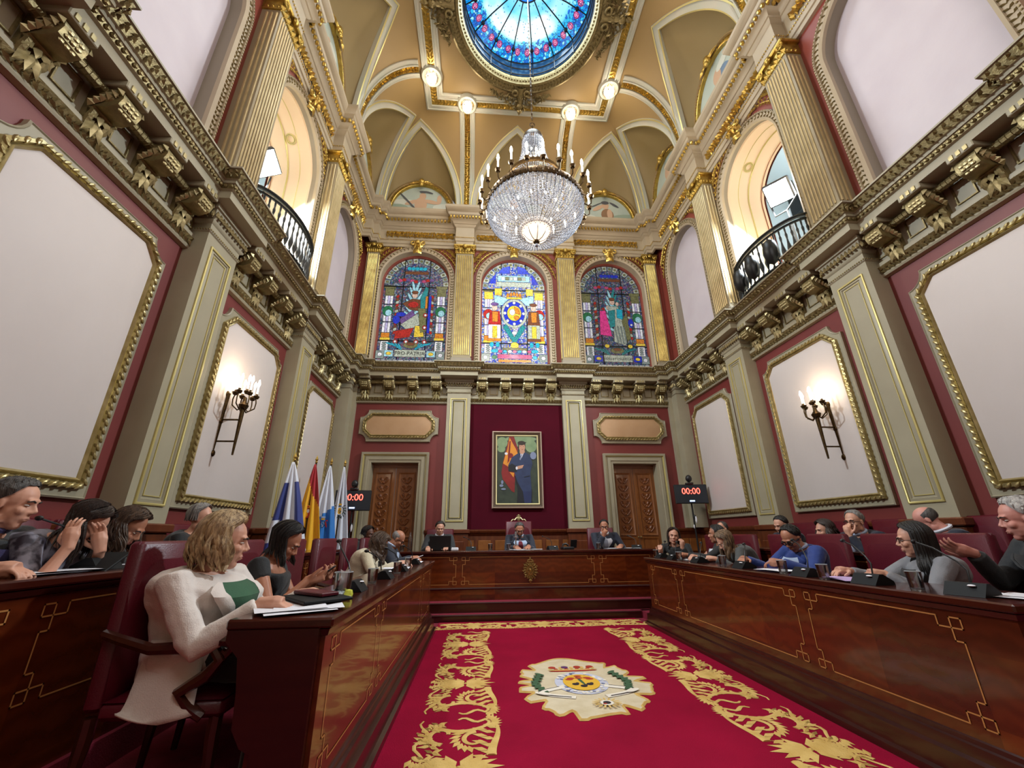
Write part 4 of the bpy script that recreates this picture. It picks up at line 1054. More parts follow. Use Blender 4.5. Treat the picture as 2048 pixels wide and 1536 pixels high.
# rug
def rug():
    t=thing('rug','crimson ceremonial rug with gold scroll border and cream coat of arms medallion','rug')
    m=MB();m.bbox(-1.385,1.57,.6,6.88,0,.014,.006);m.build('pile','carpet',t,smooth=False)
    m=MB();Z=.016
    def st(pts,w,k=None):
        n=len(pts);w=[q*1.0 for q in w] if isinstance(w,list) else [1.0*w*(.35+.65*sin(pi*(i+.8)/(n+.6))) for i in range(n)]
        m.tube([(x,y,Z) for x,y in pts],w,6,flat=.22)
    def lf(x,y,a,l,w): m.leaf((x,y,Z),(cos(a),sin(a),0),l*1.08,w*1.05,.008,(0,0,1))
    def scroll(f,x0,y0,r,a0,turn,w):
        P=[];n=15
        for i in range(n):
            q=i/(n-1);rr=r*(1-q*.72);a=a0+turn*q;P.append(f(x0+rr*cos(a),y0+rr*sin(a)))
        st(P,[w*(1-.45*i/n) for i in range(n)])
        for i in range(1,9,1):
            q=i/(n-1);rr=r*(1-q*.72)+w*1.1;a=a0+turn*q;p=f(x0+rr*cos(a),y0+rr*sin(a));p2=f(x0+(rr+.04)*cos(a+.35*(1 if turn>0 else -1)),y0+(rr+.04)*sin(a+.35*(1 if turn>0 else -1)));lf(p2[0],p2[1],atan2(p2[1]-p[1],p2[0]-p[0]),.085,.04)
    def motif(f,s=1):
        # u across the band (0 outer .. .62 inner), v along (0..0.66), s mirrors v
        g=lambda u,v:f(u,v*s)
        scroll(g,.2,.40,.13,-pi/2,-s*0-4.6,.022);scroll(g,.44,.32,.11,pi*.5,4.4,.018)
        st([g(.08+.5*(i/12),.56-.12*sin(i/12*pi)) for i in range(13)],.022)
        st([g(.58-.03*cos(i/10*pi*1.2),.12+.4*i/10) for i in range(11)],[.03-.002*i for i in range(11)])
        st([g(.3+.25*i/8,.62-.02*i/8+.03*sin(i)) for i in range(9)],.016)
        for i in range(7): # leaves along the outer stem
            u,v=.1+.05*sin(i*1.3),.1+.075*i;p=g(u,v);
            for e in (-1,1):
                q=g(u+.05,v+.03*e);lf(p[0]+(q[0]-p[0])*.6,p[1]+(q[1]-p[1])*.6,atan2(q[1]-p[1],q[0]-p[0]),.075,.034)
                q=g(u-.05,v+.035);lf((p[0]+q[0])/2,(p[1]+q[1])/2,atan2(q[1]-p[1],q[0]-p[0]),.07,.03)
        for i in range(9):
            u,v=.5+.06*(i%2),.1+.045*i;p=g(u,v);q=g(u-.06,v+.02);lf((p[0]+q[0])/2,(p[1]+q[1])/2,atan2(q[1]-p[1],q[0]-p[0]),.1,.045)
        scroll(g,.1,.14,.07,pi,4.2,.014);scroll(g,.5,.58,.06,-pi/2,4,.013)
        st([g(.05+.04*sin(i),.02+.6*i/12) for i in range(13)],.012)
    def palmette(f):
        for u0,d,L in ((.36,1,.24),(.3,-1,.22)):
            for i in range(7):
                a=(i-3)*.42;l=L*(1-.09*abs(i-3));p=f(u0,0);q=f(u0+d*l*cos(a),l*sin(a)*.75)
                lf((p[0]+q[0])/2,(p[1]+q[1])/2,atan2(q[1]-p[1],q[0]-p[0]),l,.075)
        p=f(.335,0);m.ell((p[0],p[1],Z),(.014,.014,.006),n=6,k=4)
    ex0,ex1=-1.2,1.42;ey=6.76
    for k in range(4):
        y=5.55-k*1.36
        for side in (0,1):
            f=(lambda u,v,y=y:(ex0+u*.86,y+v)) if side==0 else (lambda u,v,y=y:(ex1-u*.86,y+v))
            palmette(f);motif(f,1) if k or 1 else 0;motif(f,-1)
    for k in range(3):
        x=.11+(k-1)*.98
        f=lambda u,v,x=x:(x+v*.8,ey-u*.62);palmette(f);motif(f,1);motif(f,-1)
    m.build('scroll_border','pile',t)
    # medallion
    cx,cy=.07,4.08
    out=[];N=150
    for i in range(N):
        a=2*pi*i/N;r=1+.045*cos(3*a+.4)+.03*cos(7*a+1)
        for c0,s in ((.25,.2),(.75,.16),(2.45,.2),(2.9,.17),(3.15,.16),(3.45,.17),(-.55,.2),(-1.1,.2),(-2.0,.22),(-2.5,.18),(.0,.16)):
            d=(a-c0+pi)%(2*pi)-pi
            if abs(d)<s*.45: r-=.17*cos(d/(s*.45)*pi/2)
            elif abs(d)<s*.95: r+=.035
        out.append((cx+.53*r*cos(a),cy+.70*r*sin(a)))
    m=MB();fz=lambda p,h:V((p[0],p[1],Z+h));m.add([fz(p,.004) for p in out],[list(range(N))]);m.i=1
    sweep(m,out,[(-.014,.005),(-.003,.011),(.01,.0)],fz,closed=True,mats=[1,1])
    h=[.006]
    def bl(x,y,rx,ry,mi,rot=0,n=14):
        h[0]+=.00007;m.i=mi;m.add([fz((cx+x+rx*cos(a)*cos(rot)-ry*sin(a)*sin(rot),cy+y+rx*cos(a)*sin(rot)+ry*sin(a)*cos(rot)),h[0]) for a in [2*pi*i/n for i in range(n)]],[list(range(n))])
    # crown
    for i in range(9):
        a=-.2+.05*i;bl(a,.40+.02*cos(i*3.1),.02,.035,2 if i%2 else 1)
    bl(0,.33,.23,.02,2);bl(0,.36,.24,.018,1)
    for i in range(4): bl(-.18+.12*i,.44,.035,.035,3 if i in(1,) else 2)
    # shield
    bl(0,-.0,.225,.275,4,n=28)
    rnd=random.Random(5)
    for i in range(70):
        a=rnd.uniform(0,2*pi);r=rnd.uniform(.78,1.0);bl(.215*r*cos(a),.265*r*sin(a),.02,.014,rnd.choice((5,6,6,4)),rnd.uniform(0,3),7)
    bl(0,.0,.155,.2,7,n=24);bl(-.0,.04,.014,.13,8,.15)
    for x,y in ((0,.15),(-.07,.1),(.07,.1),(-.09,.07),(.09,.07),(0,.1)): bl(x,y,.035,.022,2)
    for x,y in ((-.06,-.05),(.06,-.06),(0,-.1)): bl(x,y,.03,.03,9);bl(x+.02,y+.02,.015,.02,9)
    for s in (-1,1):
        for i in range(13):
            q=i/12;x=s*(.40-.1*abs(q-.4)*1.2);y=-.17+.4*q;bl(x,y,.055,.022,8,(1.1 if i%2 else 2.3) if s<0 else (2.0 if i%2 else .8));
        for i in range(10):
            q=i/9;m.i=6
        m.i=6;m.tube([(cx+s*(.12+.2*sin(i*.42)+.012*i),cy-.33+.03*i,Z+.008) for i in range(9)],[.03]*9,6,flat=.2)
        m.i=9;m.tube([(cx+s*(.155+.2*sin(i*.42)+.012*i),cy-.335+.03*i,Z+.012) for i in range(9)],[.006]*9,5,flat=.4)
        bl(s*.36,-.24,.07,.03,6,s*.5)
    for i in range(16):
        a=2*pi*i/16;bl(.08+.085*cos(a),-.48+.07*sin(a),.03,.008,1,a)
    bl(.08,-.48,.05,.05,6);bl(.08,-.48,.03,.03,9);bl(.06,-.5,.015,.012,2)
    m.build('medallion',['cream','pile','rg_red','rg_purple','rg_blue','rg_blue2','rg_white','rg_yellow','rg_green','rg_black'],t)
for n,c in (('rg_red','#a8301e'),('rg_purple','#5a2a60'),('rg_blue','#c5c6d6'),('rg_blue2','#6a7396'),('rg_white','#e8dfd0'),('rg_yellow','#dfae34'),('rg_green','#3c5a3c'),('rg_black','#2a1c22')): M[n]=mat(n.replace('rg_','wool_'),c,.95)
rug()
# ---------------- chairs ----------------
def make_chair(high=0,crest=False):
    t=thing('armchair','x','chair',group='burgundy leather armchairs')
    zt=1.09+high
    m=MB();
    def bk(u,v):
        x=(u-.5)*.5;z=.42+(zt-.42)*v;e=(1-(2*u-1)**6)*(1-(2*v-1)**6);return (x,-.225-.02*v*2+.03*e,z)
    m.grid(bk,14,16);m.bbox(-.25,.25,-.315,-.235,.40,zt,.018);m.build('backrest','leather',t,ang=50)
    m=MB();m.bbox(-.26,.26,-.24,.28,.37,.44,.02);m.grid(lambda u,v:((u-.5)*.51,-.23+.5*v,.44+.05*(1-(2*u-1)**4)*(1-(2*v-1)**4)),12,12);m.build('seat','leather',t,ang=50)
    for s in (-1,1):
        m=MB()
        P=[(s*.25,-.3,.70),(s*.28,-.2,.68),(s*.3,-.05,.645),(s*.31,.1,.65),(s*.31,.22,.68),(s*.305,.28,.675),(s*.30,.30,.645),(s*.30,.27,.62),(s*.30,.25,.635)]
        m.tube(P,[.02,.022,.024,.026,.028,.03,.026,.02,.012],8)
        m.tube([(s*.3,.2,.66),(s*.3,.25,.6),(s*.295,.2,.54),(s*.29,.1,.48),(s*.27,.14,.42),(s*.26,.2,.38)],[.022,.026,.028,.026,.024,.022],8)
        m.build('armrest','balwood',t)
    for x,y in ((-.22,.24),(.22,.24),(-.22,-.28),(.22,-.28)):
        m=MB();m.tube([(x,y,.38),(x,y,.3),(x,y*1.04,.15),(x,y*1.08,.0)],[.028,.03,.02,.016],8);m.build('leg','balwood',t)
    if crest:
        m=MB()
        for s in (-1,1): m.tube([(s*(.02+.13*q/8),-.28,zt+.055-.045*q/8+.012*sin(q*1.4)) for q in range(9)],[.02,.018,.014,.013,.012,.011,.01,.008,.005],6)
        m.ell((0,-.28,zt+.05),(.035,.02,.05),n=10,k=6);m.ell((0,-.28,zt+.11),.018,n=8,k=5)
        for i in range(5): m.leaf((-.03+.015*i,-.27,zt+.09),(-.3+.15*i,0,1),.05,.015,.01,(0,1,0))
        m.build('gilded_crest','goldpale',t)
    return t
CH0=make_chair()
PCH=make_chair(.13,True);PCH.name='presidential_chair';PCH.location=(-.06,7.98,TD);PCH.rotation_euler=(0,0,pi);PCH['label']='high red leather chair with gilded crest behind the dais desk';del PCH['group']
def chair(x,y,z,rot,label): return put(CH0,(x,y,z),rot,label)
chair(-1.55,8.0,TD-.0,pi,'burgundy armchair on the dais behind the man with the laptop')
chair(1.5,8.0,TD,pi-.1,'burgundy armchair on the dais behind the man resting his chin')
LY=[2.5,3.2,4.0,4.84,5.75,6.6]
for y,l,r in zip(LY,['around the woman in white blazer, nearest the camera','behind the black-haired woman on her phone','empty, between the black-haired woman and the flags, front left row','empty, below the flagpoles in the front left row','behind the woman in the cream jacket','behind the man writing at the far left end'],[0,0,.0,-.06,0,0]):
    chair(-2.2,y,TF,-pi/2+r,'burgundy leather armchair '+l)
for y,l in zip([3.08,3.64,4.32,4.97,5.75,6.5],['behind the long-haired woman in grey blazer','empty, just left of the long-haired woman in grey blazer','behind the man in blue suit','empty, left of the man in blue suit','behind the two women leaning together','behind the woman holding her chin']):
    chair(2.56,y,TF,pi/2,'burgundy leather armchair '+l)
for y,l in zip([3.05,3.72,4.5,5.1,5.82,6.35],['at the far right in the rear row','behind the bald man','behind the grey-haired man with glasses','behind the curly haired woman','behind the dark-haired man in the rear row','far end of the rear right row']):
    chair(3.56,y,TR,pi/2,'rear row burgundy armchair '+l)
for y,l in zip([2.5,3.05,3.6,4.55,5.7],['behind the grey-haired man at the far left','behind the woman with head in hands','behind the woman looking down, rear left','empty, seen above the nearest chair, rear left row','empty, just left of the flags']):
    chair(-3.6,y,TR,-pi/2,'rear row burgundy armchair '+l)
# ---------------- chandelier ----------------
def crystal():
    m=bpy.data.materials.new('crystal_beads');m.use_nodes=True;nt=m.node_tree;nt.nodes.clear();N=nt.nodes.new;L=nt.links.new
    o=N('ShaderNodeOutputMaterial');tc=N('ShaderNodeTexCoord');v=vor(nt,55,vec=tc.outputs['Object']);s=N('ShaderNodeSeparateColor');L(v.outputs['Color'],s.inputs[0])
    g=N('ShaderNodeBsdfGlossy');g.inputs['Roughness'].default_value=.15;g.inputs['Color'].default_value=(.9,.93,1,1)
    bp=N('ShaderNodeBump');bp.inputs['Strength'].default_value=1;bp.inputs['Distance'].default_value=.02;L(v.outputs['Distance'],bp.inputs['Height']);L(bp.outputs[0],g.inputs['Normal'])
    t=N('ShaderNodeBsdfTransparent');t.inputs[0].default_value=(.93,.95,1,1)
    d=N('ShaderNodeBsdfTranslucent');d.inputs[0].default_value=(.36,.39,.46,1)
    m1=N('ShaderNodeMixShader');m1.inputs[0].default_value=.5;L(g.outputs[0],m1.inputs[1]);L(d.outputs[0],m1.inputs[2])
    m2=N('ShaderNodeMixShader');L(ramp(nt,[(.0,'#4a4a4a'),(.5,'#e8e8e8')],s.outputs[0]),m2.inputs[0]);L(t.outputs[0],m2.inputs[1]);L(m1.outputs[0],m2.inputs[2]);L(m2.outputs[0],o.inputs[0]);return m
M['pframe']=mat('walnut_picture_frame','#4a3420',.4);M['pgold']=mat('pale_gilt_edge','#c2a996',.4,.3);M['pgold2']=mat('cream_gilt_slip','#dccf9a',.4,.3)
M['bulb']=mat('lit_bulb','#fff4e0',.4,emit=14,ecol='#fff0d4');M['opal2']=mat('etched_bowl_glass','#f4e6d6',.3,emit=.75,ecol='#ffe6cc')
M['crystal']=crystal();M['bead']=mat('cut_crystal','#b9c0cf',.12,.6);M['candle']=mat('candle_sleeve','#f6ecd8',.4,emit=2.5,ecol='#fff0d8');M['opal']=mat('opal_lamp_glass','#fff0dc',.3,emit=4,ecol='#ffe6c0')
def chandelier():
    t=thing('crystal_chandelier','large crystal bead chandelier with a ring of lit candles hanging at the centre','chandelier',(0,5.2,0))
    m=MB();m.tube([(0,0,12.25),(0,0,8.25)],.012,6)
    for i in range(26): m.ell((0,0,8.3+i*.12),(.018,.018,.05) if i%2 else (.022,.01,.05),n=6,k=4)
    for i in range(3): m.tube([(.05*cos(a),0 if i%2 else .05*cos(a)*0,7.98+.08*i+.05*sin(a)) if i%2==0 else (0,.05*cos(a),7.98+.08*i+.05*sin(a)) for a in [2*pi*k/10 for k in range(11)]],.009,5,cap=False)
    m.build('chain','bronze',t)
    m=MB()
    pr=[(.06,7.9),(.14,7.86),(.19,7.78),(.215,7.66),(.22,7.52),(.24,7.38),(.3,7.15),(.4,6.95),(.52,6.8),(.5,6.72)]
    for i in range(40):
        a=2*pi*i/40;P=[(r*cos(a),r*sin(a),z) for r,z in pr]
        for p,q in zip(P,P[1:]):
            for k in range(4):
                c=V(p).lerp(V(q),k/4);m.ell(c,(.013,.013,.017),n=5,k=3)
    m.build('crown_of_beads','bead',t)
    m=MB();m.lathe([(.05,7.92),(.12,7.9),(.2,7.8),(.22,7.72),(.225,7.7)],24);m.build('crown_cap','bronze',t);m=MB();m.lathe([(.52,6.82),(.54,6.8),(.54,6.74),(.52,6.72)],32);m.build('crown_ring','bronze',t);m=MB();m.lathe([(.86,6.14),(.9,6.15),(.91,6.2),(.9,6.25),(.86,6.26)],48)
    for i in range(60):
        a=2*pi*i/60;m.ell((.91*cos(a),.91*sin(a),6.2),(.012,.012,.025),n=5,k=3)
    m.build('ring','bronze',t)
    # bowl of beads
    def br(q): # q 0 rim..1 bottom
        a=q*pi/2;return .88*cos(a)**.8 if q<1 else 0,6.14-.52*sin(a)
    m=MB();m.lathe([br(j/14*.93) for j in range(15)],64);m.build('bead_bowl','crystal',t)
    m=MB()
    for i in range(72):
        a=2*pi*i/72
        for j in range(26):
            r,z=br(.01+j/26*.9)
            if i%2 and r<.5: continue
            if i%4 and r<.25: continue
            m.ell((r*cos(a)*1.012,r*sin(a)*1.012,z-.008),(.0125,.0125,.015),n=4,k=3)
    m.build('bead_strands','bead',t)
    m=MB()
    for i in range(36):
        a=2*pi*(i+.5)/36;P=[(br(q)[0]*cos(a)*.99,br(q)[0]*sin(a)*.99,br(q)[1]) for q in [k/10*.86 for k in range(11)]];m.tube(P,.004,4)
    m.lathe([(.27,5.74),(.29,5.73),(.29,5.70),(.27,5.69)],32);m.build('wire_ribs','bronze',t)
    m=MB();m.lathe([(.30,5.72),(.3,5.66),(.24,5.62),(.22,5.60)],32);m.lathe([(.225,5.66),(.23,5.6),(.2,5.5),(.13,5.42),(.05,5.39)],24);m.build('bottom_bowl','opal2',t)
    m=MB();m.lathe([(.0,5.40),(.06,5.39),(.055,5.36),(.02,5.34),(.0,5.33)],16)
    for i in range(8):
        a=2*pi*i/8;m.tube([(.23*cos(a),.23*sin(a),5.63),(.205*cos(a),.205*sin(a),5.5),(.13*cos(a),.13*sin(a),5.415),(.05*cos(a),.05*sin(a),5.385)],.006,4)
    m.build('finial','bronze',t);m=MB();m.ell((0,0,5.29),.04,n=12,k=8);m.build('crystal_ball','bead',t)
    for i in range(24):
        a=2*pi*i/24;T=Matrix.Rotation(a,4,'Z')
        m=MB();m.tube([(.9,0,6.16),(.96,0,6.1),(1.02,0,6.14),(1.03,0,6.24)],.012,6,T);m.lathe([(.0,6.24),(.035,6.25),(.055,6.29),(.03,6.3),(.018,6.33),(.0,6.33)],8,T@Matrix.Translation((1.03,0,0)));arm=m.build('candle_arm','bronze',t)
        m=MB();m.tube([(1.03,0,6.32),(1.03,0,6.47)],.0155,7,T);m.i=1;m.lathe([(.0,6.46),(.017,6.48),(.026,6.52),(.019,6.57),(.006,6.60),(0,6.61)],8,T@Matrix.Translation((1.03,0,0)));m.build('candle',['candle','bulb'],arm)
    m=MB();rd=random.Random(2)
    for i in range(10):
        a=2*pi*i/10;m.ell((.42*cos(a),.42*sin(a),6.2),(.022,.022,.035),n=6,k=5)
    for i in range(6):
        a=2*pi*i/6;m.ell((.16*cos(a),.16*sin(a),5.82),(.022,.022,.035),n=6,k=5);m.ell((.1*cos(a),.1*sin(a),7.45),(.02,.02,.03),n=6,k=5)
    m.build('inner_bulbs','bulb',t)
M['bulb']=mat('lit_bulb','#fff4e0',.4,emit=14,ecol='#fff0d4');M['opal2']=mat('etched_bowl_glass','#f4e6d6',.3,emit=.75,ecol='#ffe6cc')
chandelier()
for o in bpy.data.objects['crystal_chandelier'].children_recursive:
    for v in o.data.vertices:
        v.co.x*=.88;v.co.y*=.88
        if v.co.z<6.16:v.co.z=6.18+(v.co.z-6.16)*.80
        elif v.co.z<8:v.co.z+=.02
# ceiling bowl lamps
def bowl():
    t=thing('ceiling_lamp','x','ceiling lamp',group='glass bowl lamps in the ceiling corners')
    m=MB();m.lathe([(.17,.04),(.16,-.02),(.13,-.08)],20);m.i=0
    for i in range(20):
        a=2*pi*i/20;m.ell((.15*cos(a),.15*sin(a),-.06),(.016,.016,.045),n=5,k=4)
    m.build('beaded_collar','crystal',t)
    m=MB();m.lathe([(.13,-.07),(.135,-.14),(.115,-.22),(.07,-.28),(.02,-.30),(0,-.3)],20);m.build('globe','opal',t)
    m=MB();m.ell((0,0,-.315),.018,n=6,k=4)
    for i in range(3):
        a=2*pi*i/3;m.ell((.15*cos(a),.15*sin(a),-.2),(.02,.02,.03),n=6,k=4);m.tube([(.15*cos(a),.15*sin(a),-.2),(.155*cos(a),.155*sin(a),-.05)],.006,4)
    m.build('mount','golddull',t)
    return t
LB=bowl()
for (x,y),l in zip(LP[:4],['front left of the chandelier cord','front right of the chandelier cord','at the outer left corner of the gilded ceiling frame','at the outer right corner of the gilded ceiling frame']):
    put(LB,(x,y,11.36),0,'lit glass bowl ceiling lamp '+l).scale=(.85,.85,.85)
# sconces
def sconce():
    t=thing('wall_sconce','x','wall lamp',group='candelabra wall sconces')
    m=MB();m.tube([(0,-.02,2.12),(0,-.03,2.5),(0,-.05,2.85)],[.012,.02,.022],8);m.tube([(0,-.30,2.10),(0,-.30,2.2),(0,-.30,2.55),(0,-.3,2.68)],[.012,.016,.026,.03],10)
    for z in (2.26,2.52): m.tube([(0,-.02,z),(0,-.30,z+.0)],.011,6);
    for z in (2.12,2.5,2.84): m.ell((0,-.03,z),(.03,.025,.04),n=8,k=5)
    m.lathe([(0,2.64),(.05,2.66),(.065,2.7),(.03,2.74),(.02,2.8),(0,2.8)],12,Matrix.Translation((0,-.3,0)))
    m.build('bracket','bronze',t)
    for i in range(7):
        a=2*pi*i/6;rr=.15 if i<6 else 0;x,y=rr*cos(a),-.3+rr*sin(a)*.8;zz=2.83+(.04 if i==6 else 0)
        m=MB()
        if i<6: m.tube([(0,-.3,2.68),(x*.5,-.3+(y+.3)*.5,2.63),(x*1.05,-.3+(y+.3)*1.05,2.68),(x*1.1,-.3+(y+.3)*1.1,2.75),(x,y,zz-.02)],.009,6)
        m.lathe([(0,zz-.03),(.03,zz-.02),(.042,zz+.01),(.02,zz+.02),(.014,zz+.04),(0,zz+.04)],8,Matrix.Translation((x,y,0)));ar=m.build('candle_arm','bronze',t)
        m=MB();m.tube([(x,y,zz+.03),(x,y,zz+.13)],.012,6);m.i=1;m.lathe([(.0,zz+.12),(.012,zz+.14),(.02,zz+.17),(.012,zz+.21),(0,zz+.23)],7,Matrix.Translation((x,y,0)));m.build('candle',['candle','bulb'],ar)
    return t
SC0=sconce()
for side,u in (('left',4.92),('right',4.95)):
    (lo,ro)=wallpos(side,u);put(SC0,(lo[0]-(.04 if side=='right' else -.04),lo[1],0),ro,'lit bronze candelabra sconce on the %s wall silk panel'%side)
for o in SC0.children_recursive:
    for v in o.data.vertices: v.co.y*=.8
# ---------------- portrait ----------------
t=thing('framed_portrait','framed oil portrait of a man in blue suit beside a red and yellow flag','painting',(-.005,YB-.03,0))
R=[(-.555,1.735),(.55,1.735),(.55,3.40),(-.555,3.40)]
m=MB();sweep(m,R,[(0,0),(0,.05),(-.02,.065),(-.03,.05),(-.055,.045),(-.07,.03),(-.08,.03),(-.085,.04),(-.105,.035),(-.11,.02)],fxz,closed=True,mats=[1,1,1,0,0,0,2,2,2]);m.build('frame',['pframe','pgold','pgold2'],t)
M_=[mat('oil_'+n,c,.5,noise=.6 if d else 0,nscale=7,col2=d) for n,c,d in (('background','#3c4636','#1e2620'),('sage','#8a9a72','#67805a'),('red','#8e1f1c','#6c1414'),('yellow','#dd8f2a','#c97a1e'),('suit','#2c3a5e','#1e2946'),('skin','#c79478','#b68468'),('hair','#2c2018',None),('white','#dad6dc',None),('shadow','#141820','#0e1118'),('tie','#7a829c',None),('trouser','#23305a','#1a2446'))]
m=MB();P=[(-.44,1.85),(.44,1.85),(.44,3.29),(-.44,3.29)];m.add([fxz(p,.02) for p in P],[(0,1,2,3)])
hh=[.021]
def pp(pts,i):
    hh[0]+=.0004;m.i=i;m.add([fxz((-.44+.88*x,3.29-1.44*y),hh[0]) for x,y in pts],[list(range(len(pts)))])
def pe(x,y,a,b,i,n=14): pp([(x+a*cos(2*pi*k/n),y+b*sin(2*pi*k/n)) for k in range(n)],i)
for x,y,a,b in ((.12,.1,.14,.09),(.6,.04,.4,.05),(.85,.15,.15,.1),(.5,.08,.2,.08),(.1,.2,.1,.05)): pe(x,y,a,b,1)
pp([(.3,.0),(.42,.0),(.52,.2),(.45,.5),(.42,.85),(.35,.83),(.13,.65),(.1,.56),(.14,.4)],2)
pp([(.31,.02),(.25,.2),(.16,.38),(.14,.42),(.27,.47),(.35,.4),(.52,.28),(.47,.2),(.38,.1)],3);pp([(.3,.08),(.34,.07),(.3,.38),(.25,.42)],2);pp([(.3,.55),(.42,.56),(.4,.63)],3)
pe(.33,.3,.07,.04,2,9);pe(.22,.27,.04,.02,7,8)
pp([(.42,.6),(.5,.8),(.48,1.0),(.85,1.0),(.85,.8)],8)
pp([(.62,.8),(.84,.82),(.82,1.0),(.66,1.0)],10)
pp([(.5,.27),(.68,.24),(.82,.29),(.88,.42),(.82,.55),(.84,.83),(.62,.83),(.5,.7),(.42,.55),(.27,.53),(.27,.45),(.36,.33)],4)
pp([(.27,.46),(.36,.42),(.5,.47),(.48,.55),(.28,.54)],8);pp([(.5,.46),(.66,.44),(.62,.49),(.5,.51)],5);pe(.48,.49,.025,.025,7);pp([(.58,.26),(.68,.24),(.62,.32),(.58,.36)],7);pp([(.6,.28),(.63,.28),(.58,.37),(.55,.36)],9)
pp([(.56,.2),(.68,.2),(.69,.25),(.62,.28),(.56,.26)],5);pe(.62,.16,.085,.08,5);pe(.61,.105,.1,.035,6);pp([(.52,.1),(.54,.2),(.555,.13)],6);pp([(.7,.1),(.71,.18),(.68,.12)],6)
for s in (-1,1): pe(.62+s*.035,.155,.012,.004,6,6)
pp([(.6,.205),(.66,.203),(.63,.212)],2);pp([(.66,.62),(.8,.6),(.8,.61),(.66,.63)],8)
for x,y,a,b in ((.1,.75,.05,.02),(.15,.8,.06,.015),(.9,.3,.08,.06),(.12,.7,.03,.03)): pe(x,y,a,b,9,9)
m.build('canvas',M_,t,smooth=False)
# ---------------- flags ----------------
def flag(x,y,top,lean,name,label,pat,w=.62,h=.95,seed=0,pole_z=TR,lw=.18,rw=.3,low=.95):
    t=thing('flag',label,'flag',(x,y,pole_z),group='ceremonial flags in the left corner')
    zt=top-pole_z
    m=MB();m.tube([(0,0,0),(0,0,zt-.12)],.014,8);m.lathe([(.13,0),(.13,.03),(.03,.07),(0,.07)],16);m.build('pole','bronze' if 'bronze' in M else 'gold',t)
    m=MB();m.lathe([(.0,zt),(.012,zt-.04),(.026,zt-.075),(.012,zt-.1),(.022,zt-.115),(.012,zt-.13)],8);m.build('finial','goldbright',t)
    m=MB()
    L=zt-.16
    def F(u,v):
        # gathered at the finial, opening into a hanging drape across the pole
        z=zt-.15-L*low*v;k=min(1,v*1.25)**.85
        e=-(lw*k+.012)+((lw+rw)*k+.024)*u
        fold=.035*sin(u*17+seed*2)*min(1,v*3)
        return V((e*.93+fold*.3,e*.36-fold-.03,z+.06*(u-.5)*min(1,v*3)))
    nu,nv=26,44
    m.v=[F(i/nu,j/nv) for j in range(nv+1) for i in range(nu+1)]
    for j in range(nv):
        for i in range(nu):
            m.f.append([j*(nu+1)+i,j*(nu+1)+i+1,(j+1)*(nu+1)+i+1,(j+1)*(nu+1)+i]);m.m.append(pat((i+.5)/nu,(j+.5)/nv))
    cols=FLM
    o=m.build('cloth',cols,t,ang=180);md=o.modifiers.new('s','SOLIDIFY');md.thickness=.004
    return t,F
FLM=[mat('flag_'+n,c,.6,sheen=.3) for n,c in (('white','#dfe3ee'),('navy','#27357e'),('red','#b01a28'),('yellow','#f0b417'),('blue','#2277c8'),('dark','#2b3a34'))]
def p_ten(u,v):
    if v<.16 or .36<u<.72: return 0
    if u<=.36: return 0 if .42+.1*u<v<.58+.15*u else 1
    return 0 if .55<v<.72 else 1
def p_esp(u,v):
    if v<.10+.26*u: return 2
    return 3 if v<.5+.6*u else 2
def p_can(u,v):
    if v<.46-.1*u: return 0
    return 4 if v<.84-.16*u else 3
def emb(t,F,kind,u0,v0):
    m=MB();c=F(u0,v0)+V((0,-.03,0))
    def bl(x,z,a,b,i,n=12,rot=0):
        emb.h+=.0006;m.i=i;m.add([c+V((x+a*cos(q)*cos(rot)-b*sin(q)*sin(rot),-emb.h,z+a*cos(q)*sin(rot)+b*sin(q)*cos(rot))) for q in [2*pi*k/n for k in range(n)]],[list(range(n))])
    emb.h=.0
    if kind=='esp':
        bl(0,0,.05,.075,2);bl(-.012,.03,.02,.03,3);bl(.015,.03,.02,.03,0);bl(.0,-.02,.02,.035,3);bl(0,.095,.045,.022,3);bl(0,.095,.03,.012,2)
        for s in (-1,1): bl(s*.07,0,.01,.08,0);bl(s*.07,.085,.016,.01,3);bl(s*.07,-.01,.014,.01,2,12,.5)
        for k in range(4): bl(-.035+.008*k,.0,.003,.05,3)
    elif kind=='can':
        bl(0,0,.04,.055,5);bl(0,0,.033,.047,4)
        for k in range(7): bl((-.015,.012,-.02,.02,-.005,.01,0)[k],(.02,.025,0,.002,-.015,-.028,-.04)[k],.006,.007,0)
        for s in (-1,1): bl(s*.055,-.01,.012,.05,2,10,s*.3);bl(s*.06,.05,.02,.012,2)
        bl(0,.075,.035,.014,3);bl(0,.105,.04,.008,0)
    else:
        bl(0,0,.075,.085,5,20);bl(0,0,.06,.07,0,20);bl(0,0,.045,.055,3,16);bl(0,.005,.005,.04,5,8,.5)
        for x,z in ((-.02,.0),(.0,-.025),(.02,-.012)): bl(x,z,.009,.009,5)
        for s in (-1,1):
            for k in range(8): a=-1.9+.38*k;bl(s*.1*cos(a-.0)*1,.12*sin(a),.008,.028,5,8,s*(a+1.2))
        bl(0,.11,.03,.015,3)
    m.build('emblem',FLM,t,smooth=False)
